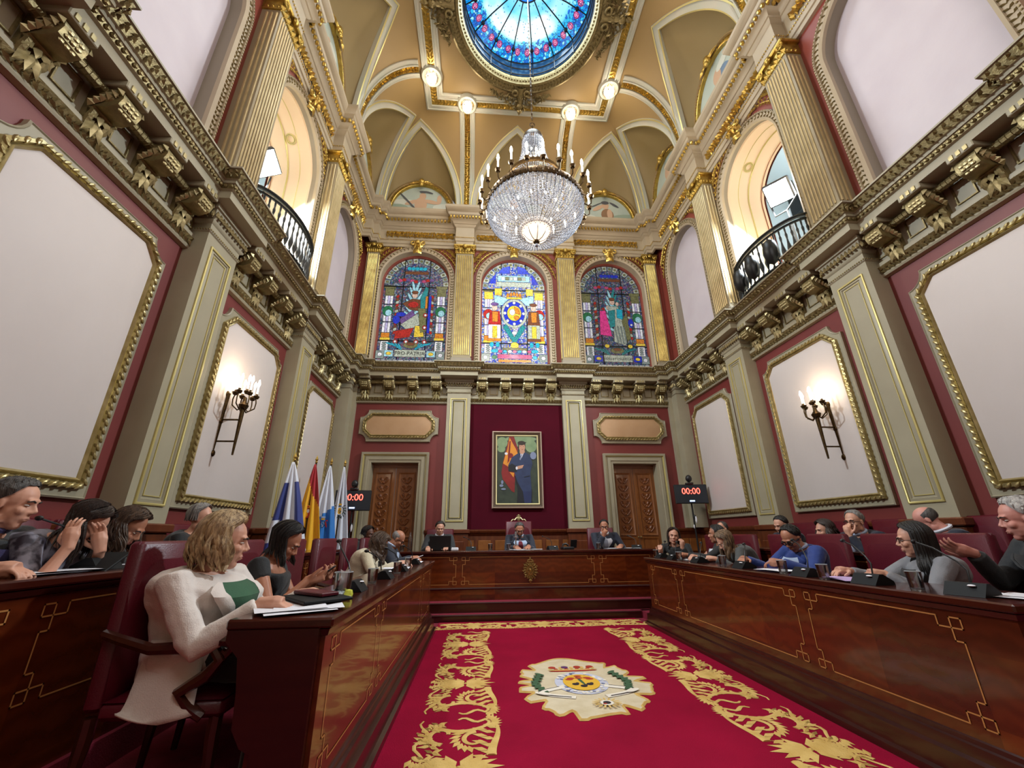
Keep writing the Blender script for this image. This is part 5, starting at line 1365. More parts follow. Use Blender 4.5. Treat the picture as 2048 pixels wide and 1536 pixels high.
for i,(x,y,top,nm,lab,pat,em,uv) in enumerate((
 (-3.42,5.95,2.34,'a','navy and white saltire flag, leftmost of the four flags on poles',p_ten,None,0),
 (-3.38,6.62,2.42,'b','red and yellow flag with coat of arms, second of the four flags',p_esp,'esp',(.42,.40)),
 (-3.36,7.22,2.49,'c','white, blue and yellow flag with a crest, third of the four flags',p_can,'can',(.5,.50)),
 (-3.33,7.85,2.57,'d','white flag with round wreathed emblem, rightmost of the four flags',lambda u,v:0,'sc',(.5,.40)))):
    t,F=flag(x,y,top,0,nm,lab,pat,seed=i*1.7,lw=(.2,.2,.2,.13)[i],rw=(.36,.26,.26,.24)[i],low=.9)
    if em: emb(t,F,em,*uv)
# ---------------- clock screens ----------------
M['red7']=mat('red_digit','#ff3a30',.5,emit=3.5,ecol='#ff4a3c');M['scr']=mat('screen_face','#22262b',.3,emit=.05,ecol='#3a4450');M['bluel']=mat('blue_strip','#bcd4ff',.5,emit=2,ecol='#9fc0ff')
def clock(x,y,z,rot,label,side):
    t=thing('clock_screen',label,'screen',(x,y,0),rot,group='countdown screens on tripods')
    m=MB();m.bbox(-.33,.33,-.02,.03,z-.19,z+.19,.01);m.i=1;m.box(-.315,.315,-.0215,-.0,z-.175,z+.178);m.build('display',['black','scr'],t,smooth=False)
    cu=bpy.data.curves.new('digits','FONT');cu.body='00:00';cu.size=.17;cu.align_x='CENTER';cu.extrude=.001
    o=bpy.data.objects.new('digits',cu);COL.objects.link(o);o.parent=t;o.location=(0,-.0235,z-.0);o.rotation_euler=(pi/2,0,0);cu.materials.append(M['red7']);bpy.context.view_layer.update();tomesh(o)
    m=MB();m.box(-.05,.05,-.0235,-.0,z-.15,z-.125);m.build('status_strip','bluel',t)
    m=MB();m.tube([(0,.05,TD+.4),(0,.05,z)],.018,8)
    for a in (0,2.1,4.2): m.tube([(0,.05,TD+.6),(.3*cos(a),.05+.3*sin(a),TD+.01)],.011,6)
    m.ell((.02,.04,z-.45),(.03,.03,.05),n=8,k=5);m.build('tripod','black',t)
    m=MB();m.ell((.03,.01,z-.5),(.02,.02,.07),n=8,k=5);m.ell((-.03,.01,z-.63),(.014,.014,.04),n=8,k=5);m.build('cable_tags','white',t)
    # dome camera on top
    c=thing('ptz_camera','small black dome camera on top of the %s clock screen'%side,'camera',(x,y,0),rot,group='cameras above the clock screens')
    m=MB();m.bbox(-.07,.07,-.05,.07,z+.19,z+.23,.01);m.ell((0,0,z+.31),(.062,.062,.075),n=14,k=10);m.tube([(0,-.05,z+.3),(0,-.075,z+.3)],.028,10);m.build('housing','black',c)
    m=MB();m.ell((.0,-.06,z+.25),.01,n=6,k=4);m.build('lens','glass',c)
clock(3.5,8.3,1.97,-.12,'black countdown screen reading 00:00 beside the right wall corner','right');clock(-3.24,8.3,1.86,.1,'black countdown screen partly behind the white flag','left')
# ---------------- things on the desks ----------------
M['plast']=mat('matt_black_plastic','#101113',.6,spec=.25)
def micunit(tall=.3,lean=.22,sd=-1):
    t=thing('microphone_unit','x','microphone')
    m=MB();pr=[(-.08,0),(.075,0),(.068,.022),(.0,.062),(-.03,.062)];w=.085
    n=len(pr);m.add([(-w,a,z) for a,z in pr]+[(w,a,z) for a,z in pr],[list(range(n))[::-1],list(range(n,2*n))]+[(i,(i+1)%n,n+(i+1)%n,n+i) for i in range(n)]);m.build('base','plast',t,smooth=False)
    m=MB();m.ell((.03,-.045,.050),(.018,.016,.006),n=10,k=4);m.build('button','white',t)
    m=MB();P=[(0,.02,.06),(0,.03,.12),(sd*.04,.05,.16),(sd*.16,.05+lean*.4,.16+tall*.3),(sd*.26,.05+lean*.6,.16+tall*.45)];m.tube(P,.005,6);m.ell(P[-1],(.013,.02,.013),n=8,k=6);m.build('gooseneck','black',t)
    return t
def glass_(r=.038,h=.1):
    m=MB();m.lathe([(0,.004),(r*.8,.004),(r*.86,.0),(r,h),(r*.93,h),(r*.78,.014),(0,.014)],20);m.i=1;m.tube([(r*.97*cos(a),r*.97*sin(a),h) for a in [2*pi*k/20 for k in range(21)]],r*.045,5,cap=False);m.lathe([(0,.006),(r*.76,.006),(r*.78,.012),(0,.012)],16);return m
M['gedge']=mat('painted_glass_glint','#cfd8de',.1,spec=.8,alpha=.75)  # pale colour puts the bright rim and base glints into the tumblers
MU=micunit(.22,.15);MU2=micunit(.12,.12,-.5);MU3=micunit(.3,.2,.6)
def mic(x,y,z,rot,lab,g=None,p=None): return put(p or MU,(x,y,z),rot,lab,g)
M['yel']=mat('yellow_foil','#d6dc52',.4);M['lilac']=mat('lilac_paper','#c3a8d8',.6);M['chrome']=mat('silver_metal','#d4d6da',.2,.9)
ZR=.886;ZL=.881
mic(1.77,2.2,ZR,-pi/2+.25,'black microphone unit in front of the silver-haired man, nearest right')
mic(1.74,2.75,ZR,-pi/2+.1,'black microphone unit between the blue suit and the grey blazer')
mic(1.73,3.3,ZR,-pi/2,'black microphone unit in front of the man in blue suit')
mic(1.76,4.15,ZR,-pi/2,'black microphone unit by the woman in grey jacket','',MU2)
mic(1.78,5.05,ZR,-pi/2,'black microphone unit in front of the two women on the right','',MU2)
mic(1.8,5.75,ZR,-pi/2,'black microphone unit in front of the woman touching her chin','',MU2)
mic(1.83,6.2,ZR,-pi/2,'black microphone unit at the far end of the right desk','',MU2)
mic(-1.62,2.95,ZL,pi/2,'black microphone unit behind the large water glass, nearest left',None,MU3)
mic(-1.6,3.75,ZL,pi/2,'black microphone unit before the woman in cream jacket','',MU2)
mic(-1.6,4.5,ZL,pi/2,'black microphone unit left of the writing man','',MU2)
mic(-1.62,5.6,ZL,pi/2,'black microphone unit at the far end of the left desk','',MU2)
mic(-2.92,2.62,1.046,pi/2,'black microphone unit of the rear left desk, by the head-holding woman')
mic(-.95,7.5,.971,0,'black microphone unit on the dais between laptop and president','',MU2)
mic(.45,7.5,.971,.2,'black desk telephone-like microphone unit right of the president','',MU2)
mic(1.95,7.52,.971,-.3,'black microphone unit at the right end of the dais desk','',MU2)
for k in ('rear','desk'): pass
GP=glass_().build('water_glass',['glass','gedge'],label='x',cat='glass',group='clear water tumblers')
for x,y,z,l in ((1.70,2.42,ZR,'nearest on the right desk, before the grey blazer'),(1.66,3.05,ZR,'on the right desk before the blue suit, nearer one'),(1.72,3.55,ZR,'on the right desk left of the blue suited man'),(1.72,4.45,ZR,'beside the papers of the woman in grey jacket'),(1.75,5.5,ZR,'before the woman touching her chin'),(1.78,6.3,ZR,'at the far end of the right desk'),
 (-1.60,3.38,ZL,'second on the left desk'),(-1.57,4.2,ZL,'third on the left desk'),(-1.6,5.0,ZL,'near the writing man'),(-.31,7.45,.971,'before the president on the dais desk'),(1.25,7.45,.971,'left of the man resting his chin'),(-2.1,7.45,.971,'at the left end of the dais desk'),(-.62,7.6,.971,'on the dais between laptop and president')):
    put(GP,(x,y,z),0,'clear water tumbler '+l)
m=glass_(.052,.13);g=m.build('water_glass',['glass','gedge'],loc=(-1.60,2.66,ZL),label='large clear glass holding a folded paper, nearest on the left desk',cat='glass')
def sheet(name,lab,x,y,z,w,l,rot,mats,n=3,cat='papers',jit=.03,seed=1):
    m=MB();rd=random.Random(seed)
    for i in range(n):
        T=Matrix.Translation((rd.uniform(-jit,jit),rd.uniform(-jit,jit),.0015+i*.003))@Matrix.Rotation(rd.uniform(-.15,.15),4,'Z')
        m.grid(lambda u,v:((u-.5)*w,(v-.5)*l,.004*sin(u*5+i)*sin(v*4)+.004),4,4,T)
    return m.build(name,mats,loc=(x,y,z),rot=rot,label=lab,cat=cat)
m=MB();m.grid(lambda u,v:(.05*(u-.5)+.01*sin(v*3),.02*(v-.5),.03+.10*v+.03*abs(u-.5)),4,4);m.build('folded_paper','white',loc=(-1.60,2.66,ZL),label='folded white paper standing inside the large glass',cat='paper')
sheet('papers','loose white sheets spread at the near corner of the left desk',-1.66,2.30,ZL,.30,.40,.5,'white',4,jit=.07)
sheet('papers','white printed sheets under the large glass on the left desk',-1.70,2.66,ZL,.24,.32,.2,'white',3,seed=4)
def folder(name,lab,x,y,z,w,l,h,rot,mt,cat='folder',tilt=0):
    m=MB();m.bbox(-w/2,w/2,-l/2,l/2,0,h,min(h*.4,.004),Matrix.Rotation(tilt,4,'X'));return m.build(name,mt,loc=(x,y,z),rot=rot,smooth=False,label=lab,cat=cat)
folder('laptop_sleeve','dark grey tablet folder lying under the wine-red wallet',-1.66,2.44,ZL+.02,.24,.34,.014,.7,'plast','folder')
folder('wallet','wine-red leather wallet lying on the dark folder',-1.68,2.48,ZL+.036,.10,.26,.018,.9,'leather','wallet')
sheet('papers','papers before the woman in the cream jacket',-1.68,4.9,ZL,.25,.3,0,'white',2,seed=7)
sheet('papers','papers under the writing man\'s hand',-1.68,5.9,ZL,.22,.3,.1,'white',2,seed=8)
sheet('papers','open booklet and papers before the two women on the right',1.95,5.35,ZR,.3,.4,.2,'white',4,jit=.06,seed=9)
sheet('papers','papers before the man in blue suit',1.82,3.75,ZR,.22,.3,.1,'white',3,seed=11)
sheet('papers','white and lilac papers right of the blue suit',1.80,2.98,ZR,.2,.26,-.2,'lilac',3,seed=12)
M['lilac']=mat('lilac_paper','#c3a8d8',.6)
sheet('papers','papers at the right edge of the near right desk',1.92,2.05,ZR,.2,.28,.3,'white',2,seed=13)
sheet('papers','papers before the man resting his chin on the dais',1.68,7.48,.971,.55,.25,0,'white',3,seed=14)
sheet('papers','papers before the president on the dais',-.02,7.42,.971,.5,.22,0,'white',3,seed=15)
sheet('papers','papers on the rear left desk under the elbows',-2.9,2.35,1.046,.2,.4,0,'white',3,seed=16)
sheet('papers','papers on the rear left desk before the woman looking down',-2.88,3.0,1.046,.2,.3,0,'white',3,seed=17)
folder('document_folder','dark green folder standing on the rear left desk',-2.86,2.53,1.052,.16,.3,.012,.1,'plast','folder',.5)
t=thing('laptop','black laptop open before the young man on the dais','laptop',(-1.47,7.55,.971))
m=MB();m.bbox(-.18,.18,-.05,.19,0,.018,.004);m.build('keyboard_base','black',t,smooth=False)
m=MB();m.bbox(-.18,.18,-.006,.006,0,.235,.004,Matrix.Translation((0,-.055,.012))@Matrix.Rotation(radians(12),4,'X'));m.build('lid','black',t,smooth=False)
m=MB();m.bbox(-.06,.06,-.03,.03,0,.05,.01);m.build('paper_stack','white',loc=(-1.22,7.45,.971),label='small white box right of the laptop on the dais',cat='box')
m=MB();m.lathe([(0,0),(.035,0),(.037,.02),(.034,.13),(.037,.19),(.015,.25),(.014,.27),(.02,.275),(.02,.3),(0,.3)],14);b=m.build('water_bottle','glass',loc=(-1.98,7.5,.971),label='clear water bottle at the left end of the dais desk',cat='bottle')
m=MB();m.lathe([(0,0),(.045,0),(.045,.012),(.012,.02),(.012,.19),(.05,.2),(.05,.21),(.02,.215),(.018,.29),(0,.30)],14);m.build('table_bell','chrome',loc=(-.19,7.42,.971),label='small silver stand in front of the president',cat='ornament')
M['chrome']=mat('silver_metal','#d4d6da',.2,.9)
t=thing('telephone','black desk telephone with screen right of the president','telephone',(.72,7.55,.971),.2)
m=MB();m.bbox(-.1,.1,-.08,.08,0,.04,.01);m.tube([(-.08,0,.05),(-.08,.0,.08),(-.02,0,.09),(.02,0,.06)],.018,6);m.build('body','black',t)
m=MB();m.bbox(-.06,.06,-.005,.005,0,.14,.003,Matrix.Translation((.13,.03,.02))@Matrix.Rotation(.3,4,'X'));m.build('display','plast',t)
m=MB();m.tube([(0,0,0),(.03,.01,.004),(.12,.0,.03)],.004,5);m.build('pen','white',loc=(-1.68,6.03,.93),rot=.5,label='white pen in the hand of the writing man',cat='pen')
m=MB();m.lathe([(0,0),(.02,0),(.026,.02),(.02,.04),(0,.045)],8)
m.build('paper_ball','yel',loc=(-1.55,2.62,ZL),label='small yellow wrapper beside the large glass',cat='wrapper')
# ---------------- people ----------------
SK={'light':mat('skin_light','#d9a58c',.5,noise=.5,nscale=14,col2='#cc9278'),'tan':mat('skin_tan','#b97f62',.5,noise=.5,nscale=14,col2='#a96f54'),'dark':mat('skin_dark','#6b4535',.5,noise=.5,nscale=14,col2='#5a382b'),'pink':mat('skin_pink','#d79a8a',.5,noise=.5,nscale=14,col2='#c98577')}
def hairmat(n,a,b):
    return mat('hair_'+n,a,.42,noise=.35,nscale=22,col2=b,bump=.5,bscale=90,stretch=(3,3,.5))
HM={'silver':hairmat('silver','#cfcac4','#8f8b88'),'black':hairmat('black','#17120f','#0c0908'),'brown':hairmat('brown','#33221a','#1d120d'),'blonde':hairmat('blonde','#cdb083','#6b5034'),'grey':hairmat('grey','#94908c','#67625f'),'salt':hairmat('salt','#5c5854','#2e2b2a'),'highl':hairmat('highlighted','#8d6e4d','#34231a'),'wavy':hairmat('brunette','#5f4837','#2b1d15')}
EYE=mat('eye_white','#c9beb6',.3);IRIS=mat('eye_iris','#2b1a12',.2);BROW=mat('eyebrow_hair','#2a1d17',.8);LIP=mat('lip_skin','#a85850',.45);LIPM=mat('lip_skin_pale','#b07868',.5);GLS=mat('glasses_frame','#151515',.3)
def cloth(n,c,c2=None,r=.75,ns=6,b=.2): return mat(n,c,r,noise=.5,nscale=ns,col2=c2 or c,bump=b,bscale=180,sheen=.2)
CL={'white':cloth('ivory_wool','#e6dcd4','#dccfc6'),'cream':cloth('cream_knit','#dfd3b8','#cfc2a4',b=.6),'black':cloth('black_cloth','#121214'),'navy':cloth('navy_suiting','#141b2e','#10162a'),'blue':cloth('royal_blue_suiting','#1c3a86','#162f70'),'dgrey':cloth('charcoal_suiting','#2b2d30','#232528'),'grey':cloth('grey_wool','#8a8a8e','#75757a'),'mgrey':cloth('grey_green_wool','#4c4d4b','#3f403f'),
 'shirt':cloth('white_shirt_cotton','#e4e6ee','#d6d9e4'),'lblue':cloth('pale_blue_shirt','#c2d2ec','#b4c6e4'),'green':cloth('green_top','#1d5a34','#174b2b'),'tie':cloth('silver_tie','#9da3b4'),'redtie':cloth('wine_tie','#7a1f30'),'btie':cloth('black_tie','#15151a'),'print':mat('patterned_blouse','#8d8996',.6,noise=.12,nscale=11,col2='#2c2430'),'dgreen':cloth('dark_green_skirt','#10241c'),'lace':cloth('black_lace','#1c1719','#33282a',ns=60),'purple':cloth('purple_shirt','#2c2350')}
def vd(a,pitch=0): return V((cos(a)*cos(pitch),sin(a)*cos(pitch),-sin(pitch)))
def hand(m,w,d,pn,curl=.5,side=1,sc=1,thumb=.6,spread=.12):
    """wrist w, finger direction d, palm normal pn (curling direction)"""
    d=V(d).normalized();pn=(V(pn)-d*V(pn).dot(d)).normalized();l=d.cross(pn)*side
    m.tube([w-d*.02,w+d*.02,w+d*.055,w+d*.09],[.026*sc,.031*sc,.038*sc,.034*sc],10,flat=1)
    R=Matrix((l,d,pn)).transposed();m.ell(w+d*.05*sc,(.041*sc,.052*sc,.016*sc),n=12,k=8,R=R)
    for i,(o,L) in enumerate(((.03,.072),(.0105,.08),(-.0105,.074),(-.03,.058))):
        p=w+d*.085*sc+l*o*sc-pn*.002;dd=(d+l*spread*(o/.03)*.9).normalized();P=[p-dd*.02,p];c=curl*(1+.12*i)
        for k,f in enumerate((.45,.3,.25)):
            ax=dd.cross(pn).normalized();dd=Matrix.Rotation(-c*(.7 if k==0 else .9)*-1,3,ax)@dd;P.append(P[-1]+dd*L*f*sc)
        m.tube(P,[.0095*sc,.0097*sc,.0088*sc,.008*sc,.0066*sc],7);m.ell(P[-1],.0066*sc,n=6,k=4)
    p=w+d*.022*sc+l*.028*sc;t=(d*.62+l*.75+pn*.25*thumb).normalized();q=p+t*.04*sc;t2=(d*.9+l*.25+pn*.5*thumb).normalized();r=q+t2*.032*sc;t3=(d*.95+pn*.7*thumb).normalized();s=r+t3*.026*sc
    m.tube([p-t*.01,p,q,r,s],[.015*sc,.015*sc,.0125*sc,.0108*sc,.008*sc],7);m.ell(s,.008*sc,n=6,k=4)
def ik(S,Wt,a,b,pole):
    d=Wt-S;L=min(d.length,a+b-.004);Wt=S+d.normalized()*L;x=(a*a-b*b+L*L)/(2*L);h=sqrt(max(a*a-x*x,0));u=d.normalized();p=(pole-u*pole.dot(u)).normalized();return S+u*x+p*h,Wt
def person(label,head,yaw,seat,hyaw=None,hpitch=0,hroll=0,L=None,R=None,skin='light',fem=False,top='black',kind='jacket',shirt=None,tie=None,hair=None,glasses=None,beard=None,sc=1,vox=.006,lower='black',extra=None,open_=.3,sleeve='long',broad=1.06,neck=.97,pole=None,name='person'):
    z0=seat[2];O=V((seat[0],seat[1],z0));t=thing(name,label,'person',O)
    K=lambda p:V(p)-O
    f=vd(radians(yaw));r=V((f.y,-f.x,0));Z=V((0,0,1))
    ha=radians(hyaw if hyaw is not None else yaw);hp=radians(hpitch);hf=vd(ha,hp);hr=V((sin(ha),-cos(ha),0));hu=hr.cross(hf)
    if hroll: q=Matrix.Rotation(radians(hroll),3,hf);hr=q@hr;hu=q@hu
    H0=K(head);hs=sc*(.96 if fem else 1.0)
    Pv=V((0,0,.58))
    Nb=H0-hu*.088*hs-hf*.035*hs-Z*.03
    s=(Nb-Pv).normalized();bk=-(f-s*f.dot(s)).normalized()
    ctrl=Pv.lerp(Nb,.55)+bk*.05
    def C(q):
        return Pv*(1-q)**2+ctrl*2*q*(1-q)+Nb*q*q
    def D(q): return ((ctrl-Pv)*(1-q)+(Nb-ctrl)*q).normalized()
    bw=broad
    wk=[(0,.165,.12),(.2,.15 if not fem else .135,.115),(.4,.15 if not fem else .13,.115),(.6,.168 if not fem else .148,.125 if not fem else .13),(.75,.18 if not fem else .16,.12 if not fem else .125),(.86,.18 if not fem else .158,.10),(.94,.12,.078),(1,.056 if not fem else .05,.055)]
    def WD(q):
        for (a,w1,d1),(b,w2,d2) in zip(wk,wk[1:]):
            if q<=b: k=(q-a)/(b-a);k=k*k*(3-2*k) if a<.8 else k;g_=(bw if q<.9 else 1+(bw-1)*(1-q)/.1);return (w1+(w2-w1)*k)*sc*g_,(d1+(d2-d1)*k)*sc*g_
        return wk[-1][1]*sc,wk[-1][2]*sc
    def TS(q,ph,off=0):
        c=C(q);dd=D(q);fr=(f-dd*f.dot(dd)).normalized();w,d=WD(q);w+=off;d+=off
        cs,sn=cos(ph),sin(ph);e=.82
        return c+fr*(abs(cs)**e*(1 if cs>0 else -1)*d)+r*(abs(sn)**e*(1 if sn>0 else -1)*w)
    sw=(.185 if not fem else .16)*sc*(1+(broad-1)*.7)
    Sh={g:C(.93)+r*g*sw*.97-D(.9)*.022 for g in (-1,1)}
    hd={1:R,-1:L};arms={}
    for g in (-1,1):
        spec=hd[g] or ((0,0,0),)
        if hd[g] is None: Wt=Pv+f*.36+r*g*.14+Z*.06;hdir=f;pn=-Z;cu=.5
        else:
            Wt=K(spec[0]);hdir=V(spec[1]);pn=V(spec[2]);cu=spec[3] if len(spec)>3 else .5
        po=pole[g] if pole and g in pole else (-Z*1+r*g*.55+bk*.4)
        E,Wt=ik(Sh[g],Wt,.285*sc,.255*sc,V(po));arms[g]=(E,Wt,hdir.normalized(),pn,cu)
    # continuous body
    m=MB();N=16
    rings=[[TS(q,2*pi*i/N,-.012) for i in range(N)] for q in [j/14 for j in range(15)]]
    vs=[p for R_ in rings for p in R_];fs=[(j*N+i,j*N+(i+1)%N,(j+1)*N+(i+1)%N,(j+1)*N+i) for j in range(14) for i in range(N)]+[list(range(N)),list(range(14*N,15*N))]
    m.add(vs,fs)
    nr=.058*sc if not fem else .048*sc
    m.tube([Nb-s*.06,Nb,Nb.lerp(H0-hu*.06*hs-hf*.012,.6),H0-hu*.045*hs-hf*.01],[nr*1.3,nr*1.06,nr*.95,nr*.95],12)
    HR=Matrix((hr,hf,hu)).transposed()
    def he(x,y,z,a,b,c,nn=12,kk=8,mm=None):(mm or m).ell(H0+hr*x*hs+hf*y*hs+hu*z*hs,(a*hs,b*hs,c*hs),n=nn,k=kk,R=HR)
    he(0,-.012,.035,.075,.093,.085,18,12);he(0,.018,-.03,.06,.07,.078,14,10);he(0,.045,-.092,.03,.032,.024);he(0,.03,-.07,.048,.045,.035)
    he(0,.076,.028,.05,.014,.012);
    for g in (-1,1): he(g*.036,.058,-.022,.024,.024,.022);he(g*.075,-.008,-.004,.009,.018,.03,8,6);he(g*.05,.0,-.07,.016,.03,.03)
    P=lambda x,y,z:H0+hr*x*hs+hf*y*hs+hu*z*hs
    m.tube([P(0,.078,.022),P(0,.09,.0),P(0,.102,-.02),P(0,.095,-.028)],[.008*hs,.0085*hs,.0115*hs,.008*hs],8)
    for g in (-1,1): he(g*.012,.094,-.026,.008,.01,.008,6,4)
    he(0,.079,-.058,.024,.012,.016)
    fr_=.034*sc if fem else .04*sc
    for g in (-1,1):
        E,Wt,hdir,pn,cu=arms[g];S=Sh[g]
        m.tube([S-r*g*.05,S,S.lerp(E,.35),S.lerp(E,.8),E,E.lerp(Wt,.3),E.lerp(Wt,.75),Wt],[fr_*1.1,fr_*1.4,fr_*1.3,fr_*1.05,fr_*1.0,fr_*1.05,fr_*.78,.026*sc],10)
        hand(m,Wt,hdir,pn,cu,side=g,sc=.95*sc if fem else 1.05*sc)
        hip=Pv+r*g*.085;kn=Pv+f*.45+r*g*.1-Z*.02;an=Pv+f*.42+r*g*.11;an.z=.09
        m.tube([hip,hip.lerp(kn,.5),kn],[.085*sc,.075*sc,.055*sc],10);m.tube([kn,kn.lerp(an,.35),an],[.055*sc,.05*sc,.036*sc],10);m.tube([an-f*.03-Z*.02,an+f*.1-Z*.06,an+f*.17-Z*.065],[.04,.035,.026],8)
    b=m.build('body',SK[skin],t)
    md=b.modifiers.new('skin','REMESH');md.mode='VOXEL';md.voxel_size=vox;md.use_smooth_shade=True
    md=b.modifiers.new('soft','SMOOTH');md.iterations=2;md.factor=.5
    # face
    m=MB()
    for g in (-1,1):
        he(g*.031,.0700,.006,.0125,.011,.0048,10,6,m);m.i=1;he(g*.031,.0755,.0055,.0062,.006,.0046,8,6,m);m.i=0
    m.build('eyes',[EYE,IRIS],b)
    m=MB()
    for g in (-1,1): m.tube([P(g*.014,.089,.023),P(g*.03,.0875,.029),P(g*.05,.074,.022)],[.004,.0045,.0025],6)
    m.build('eyebrows',BROW,b)
    m=MB();m.tube([P(-.023,.079,-.058),P(-.01,.0885,-.0555),P(0,.089,-.057),P(.01,.0885,-.0555),P(.023,.079,-.058)],[.002,.0036,.0034,.0036,.002],6);m.tube([P(-.018,.081,-.062),P(0,.0885,-.0645),P(.018,.081,-.062)],[.002,.0044,.002],6);m.build('lips',LIP if fem else LIPM,b)
    # clothing
    EX=.012 if kind!='jacket' else .02
    tq=neck
    m=MB();n1=18
    qs=[-.12+(tq+.12)*j/18 for j in range(19)]
    rings=[]
    for j,q in enumerate(qs):
        qq=max(q,0);o=EX+(.02 if q<.15 and kind=='jacket' else 0)
        R_=[TS(qq,2*pi*i/n1,o)-(Z*.0 if q>=0 else Z*(-q)*.55) for i in range(n1)];rings.append(R_)
    vs=[p for R_ in rings for p in R_];fs=[(j*n1+i,j*n1+(i+1)%n1,(j+1)*n1+(i+1)%n1,(j+1)*n1+i) for j in range(18) for i in range(n1)]+[list(range(n1)),list(range(18*n1,19*n1))]
    m.add(vs,fs)
    for g in (-1,1):
        E,Wt,hdir,pn,cu=arms[g];S=Sh[g];k=1.22 if kind=='jacket' else 1.12
        if sleeve=='long': m.tube([S-r*g*.06,S,S.lerp(E,.35),S.lerp(E,.85),E,E.lerp(Wt,.3),E.lerp(Wt,.93)],[fr_*1.2*k,fr_*1.55*k,fr_*1.4*k,fr_*1.2*k,fr_*1.15*k,fr_*1.2*k,fr_*.95*k],12)
        elif sleeve=='short': m.tube([S-r*g*.06,S+Z*.01,S.lerp(E,.28)],[fr_*1.3*k,fr_*1.6*k,fr_*1.35*k],12)
        elif sleeve=='elbow': m.tube([S-r*g*.06,S+Z*.01,S.lerp(E,.4),S.lerp(E,.9)],[fr_*1.3*k,fr_*1.6*k,fr_*1.45*k,fr_*1.4*k],12)
    nm={'jacket':'jacket','blouse':'blouse','dress':'dress'}[kind]
    c=m.build(nm,CL[top],t);md=c.modifiers.new('cloth','REMESH');md.mode='VOXEL';md.voxel_size=max(vox*1.6,.009);md.use_smooth_shade=True
    md=c.modifiers.new('soft','SMOOTH');md.iterations=3
    tx=bpy.data.textures.get('folds') or bpy.data.textures.new('folds','CLOUDS');tx.noise_scale=.10
    md=c.modifiers.new('folds','DISPLACE');md.texture=tx;md.strength=.015 if kind=='jacket' else .012;md.mid_level=.5;md.texture_coords='LOCAL'
    # trousers or skirt over the legs
    m=MB()
    for g in (-1,1):
        hip=Pv+r*g*.085;kn=Pv+f*.45+r*g*.1-Z*.02;an=Pv+f*.42+r*g*.11;an.z=.1
        m.tube([hip-f*.08,hip,hip.lerp(kn,.5),kn+f*.02],[.1*sc,.105*sc,.095*sc,.075*sc],10);m.tube([kn,kn.lerp(an,.4),an],[.075*sc,.068*sc,.055*sc],10)
    m.ell(Pv,(.17,.17,.1),n=12,k=8);m.build('trousers',CL[lower],t)
    m=MB()
    for g in (-1,1):
        an=Pv+f*.42+r*g*.11;an.z=.05;m.tube([an-f*.05,an,an+f*.1-Z*.015,an+f*.19-Z*.02],[.03,.042,.04,.028],8)
    m.build('shoes',CL['black'],t)
    # shirt front, collar, lapels, tie
    if shirt:
        m=MB();o1=EX+.014;w0=.42 if fem else .5
        def sf(u,v):
            q=tq-.02-(tq-.02-open_)*v;w=(1-v)**.8*w0+.015;return TS(q,(u-.5)*2*w,o1+.004*(1-abs(2*u-1))+.032*(1-v))
        m.grid(sf,10,12)
        if not fem: m.tube([Nb+s*.012+(f*cos(a)*.062+r*sin(a)*.064)*sc*(.93 if fem else 1)+f*.005-s*.03*cos(a) for a in [2*pi*i/16 for i in range(17)]],.014,6,cap=False)
        m.build('shirt',CL[shirt],t)
    if kind=='jacket' and shirt:
        m=MB();o2=EX+.018
        for g in (-1,1):
            def lf(u,v,g=g):
                q=tq-.015-(tq-.015-open_)*v;w=(1-v)**.8*w0+.015;wd=(.30*(sin(pi*min(v*1.15,1))**.6)+.12)*(1-.5*v);return TS(q,g*(w+wd*u-.03),o2+.006*sin(pi*u)+.032*(1-v))
            m.grid(lf,4,14)
        m.build('lapels',CL[top],c).parent=t
    if tie:
        m=MB();o3=EX+.022
        m.grid(lambda u,v:TS(tq-.03-(tq-.03-open_+.02)*v,(u-.5)*(.16+.16*v),o3+.032*(1-v)),3,12);m.ell(TS(tq-.035,0,o3),(.016,.014,.018),n=8,k=5);m.build('tie',CL[tie],t)
    if hair: make_hair(b,t,H0,hr,hf,hu,hs,Nb,Pv,r,f,**hair)
    if glasses:
        m=MB()
        for g in (-1,1):
            m.tube([P(g*.033+.022*cos(a),.092-.005*abs(cos(a)),.004+.0155*sin(a)) for a in [2*pi*i/14 for i in range(15)]],.0026*glasses,5,cap=False);m.tube([P(g*.056,.09,.008),P(g*.077,.05,.008),P(g*.08,-.02,.0)],.0026*glasses,5)
        m.tube([P(-.01,.097,.008),P(0,.1,.011),P(.01,.097,.008)],.0026*glasses,5);m.build('glasses',GLS,t)
    if beard:
        m=MB()
        m.grid(lambda u,v:P(.060*sin((u-.5)*2.6)*(1-.35*v),.012+.078*cos((u-.5)*2.6)*(1-.06*v),-.052-.056*v),14,6,keep=lambda u,v:not(abs(u-.5)<.13 and v<.28));m.build('beard',HM[beard],b)
    if extra: extra(locals())
    return t
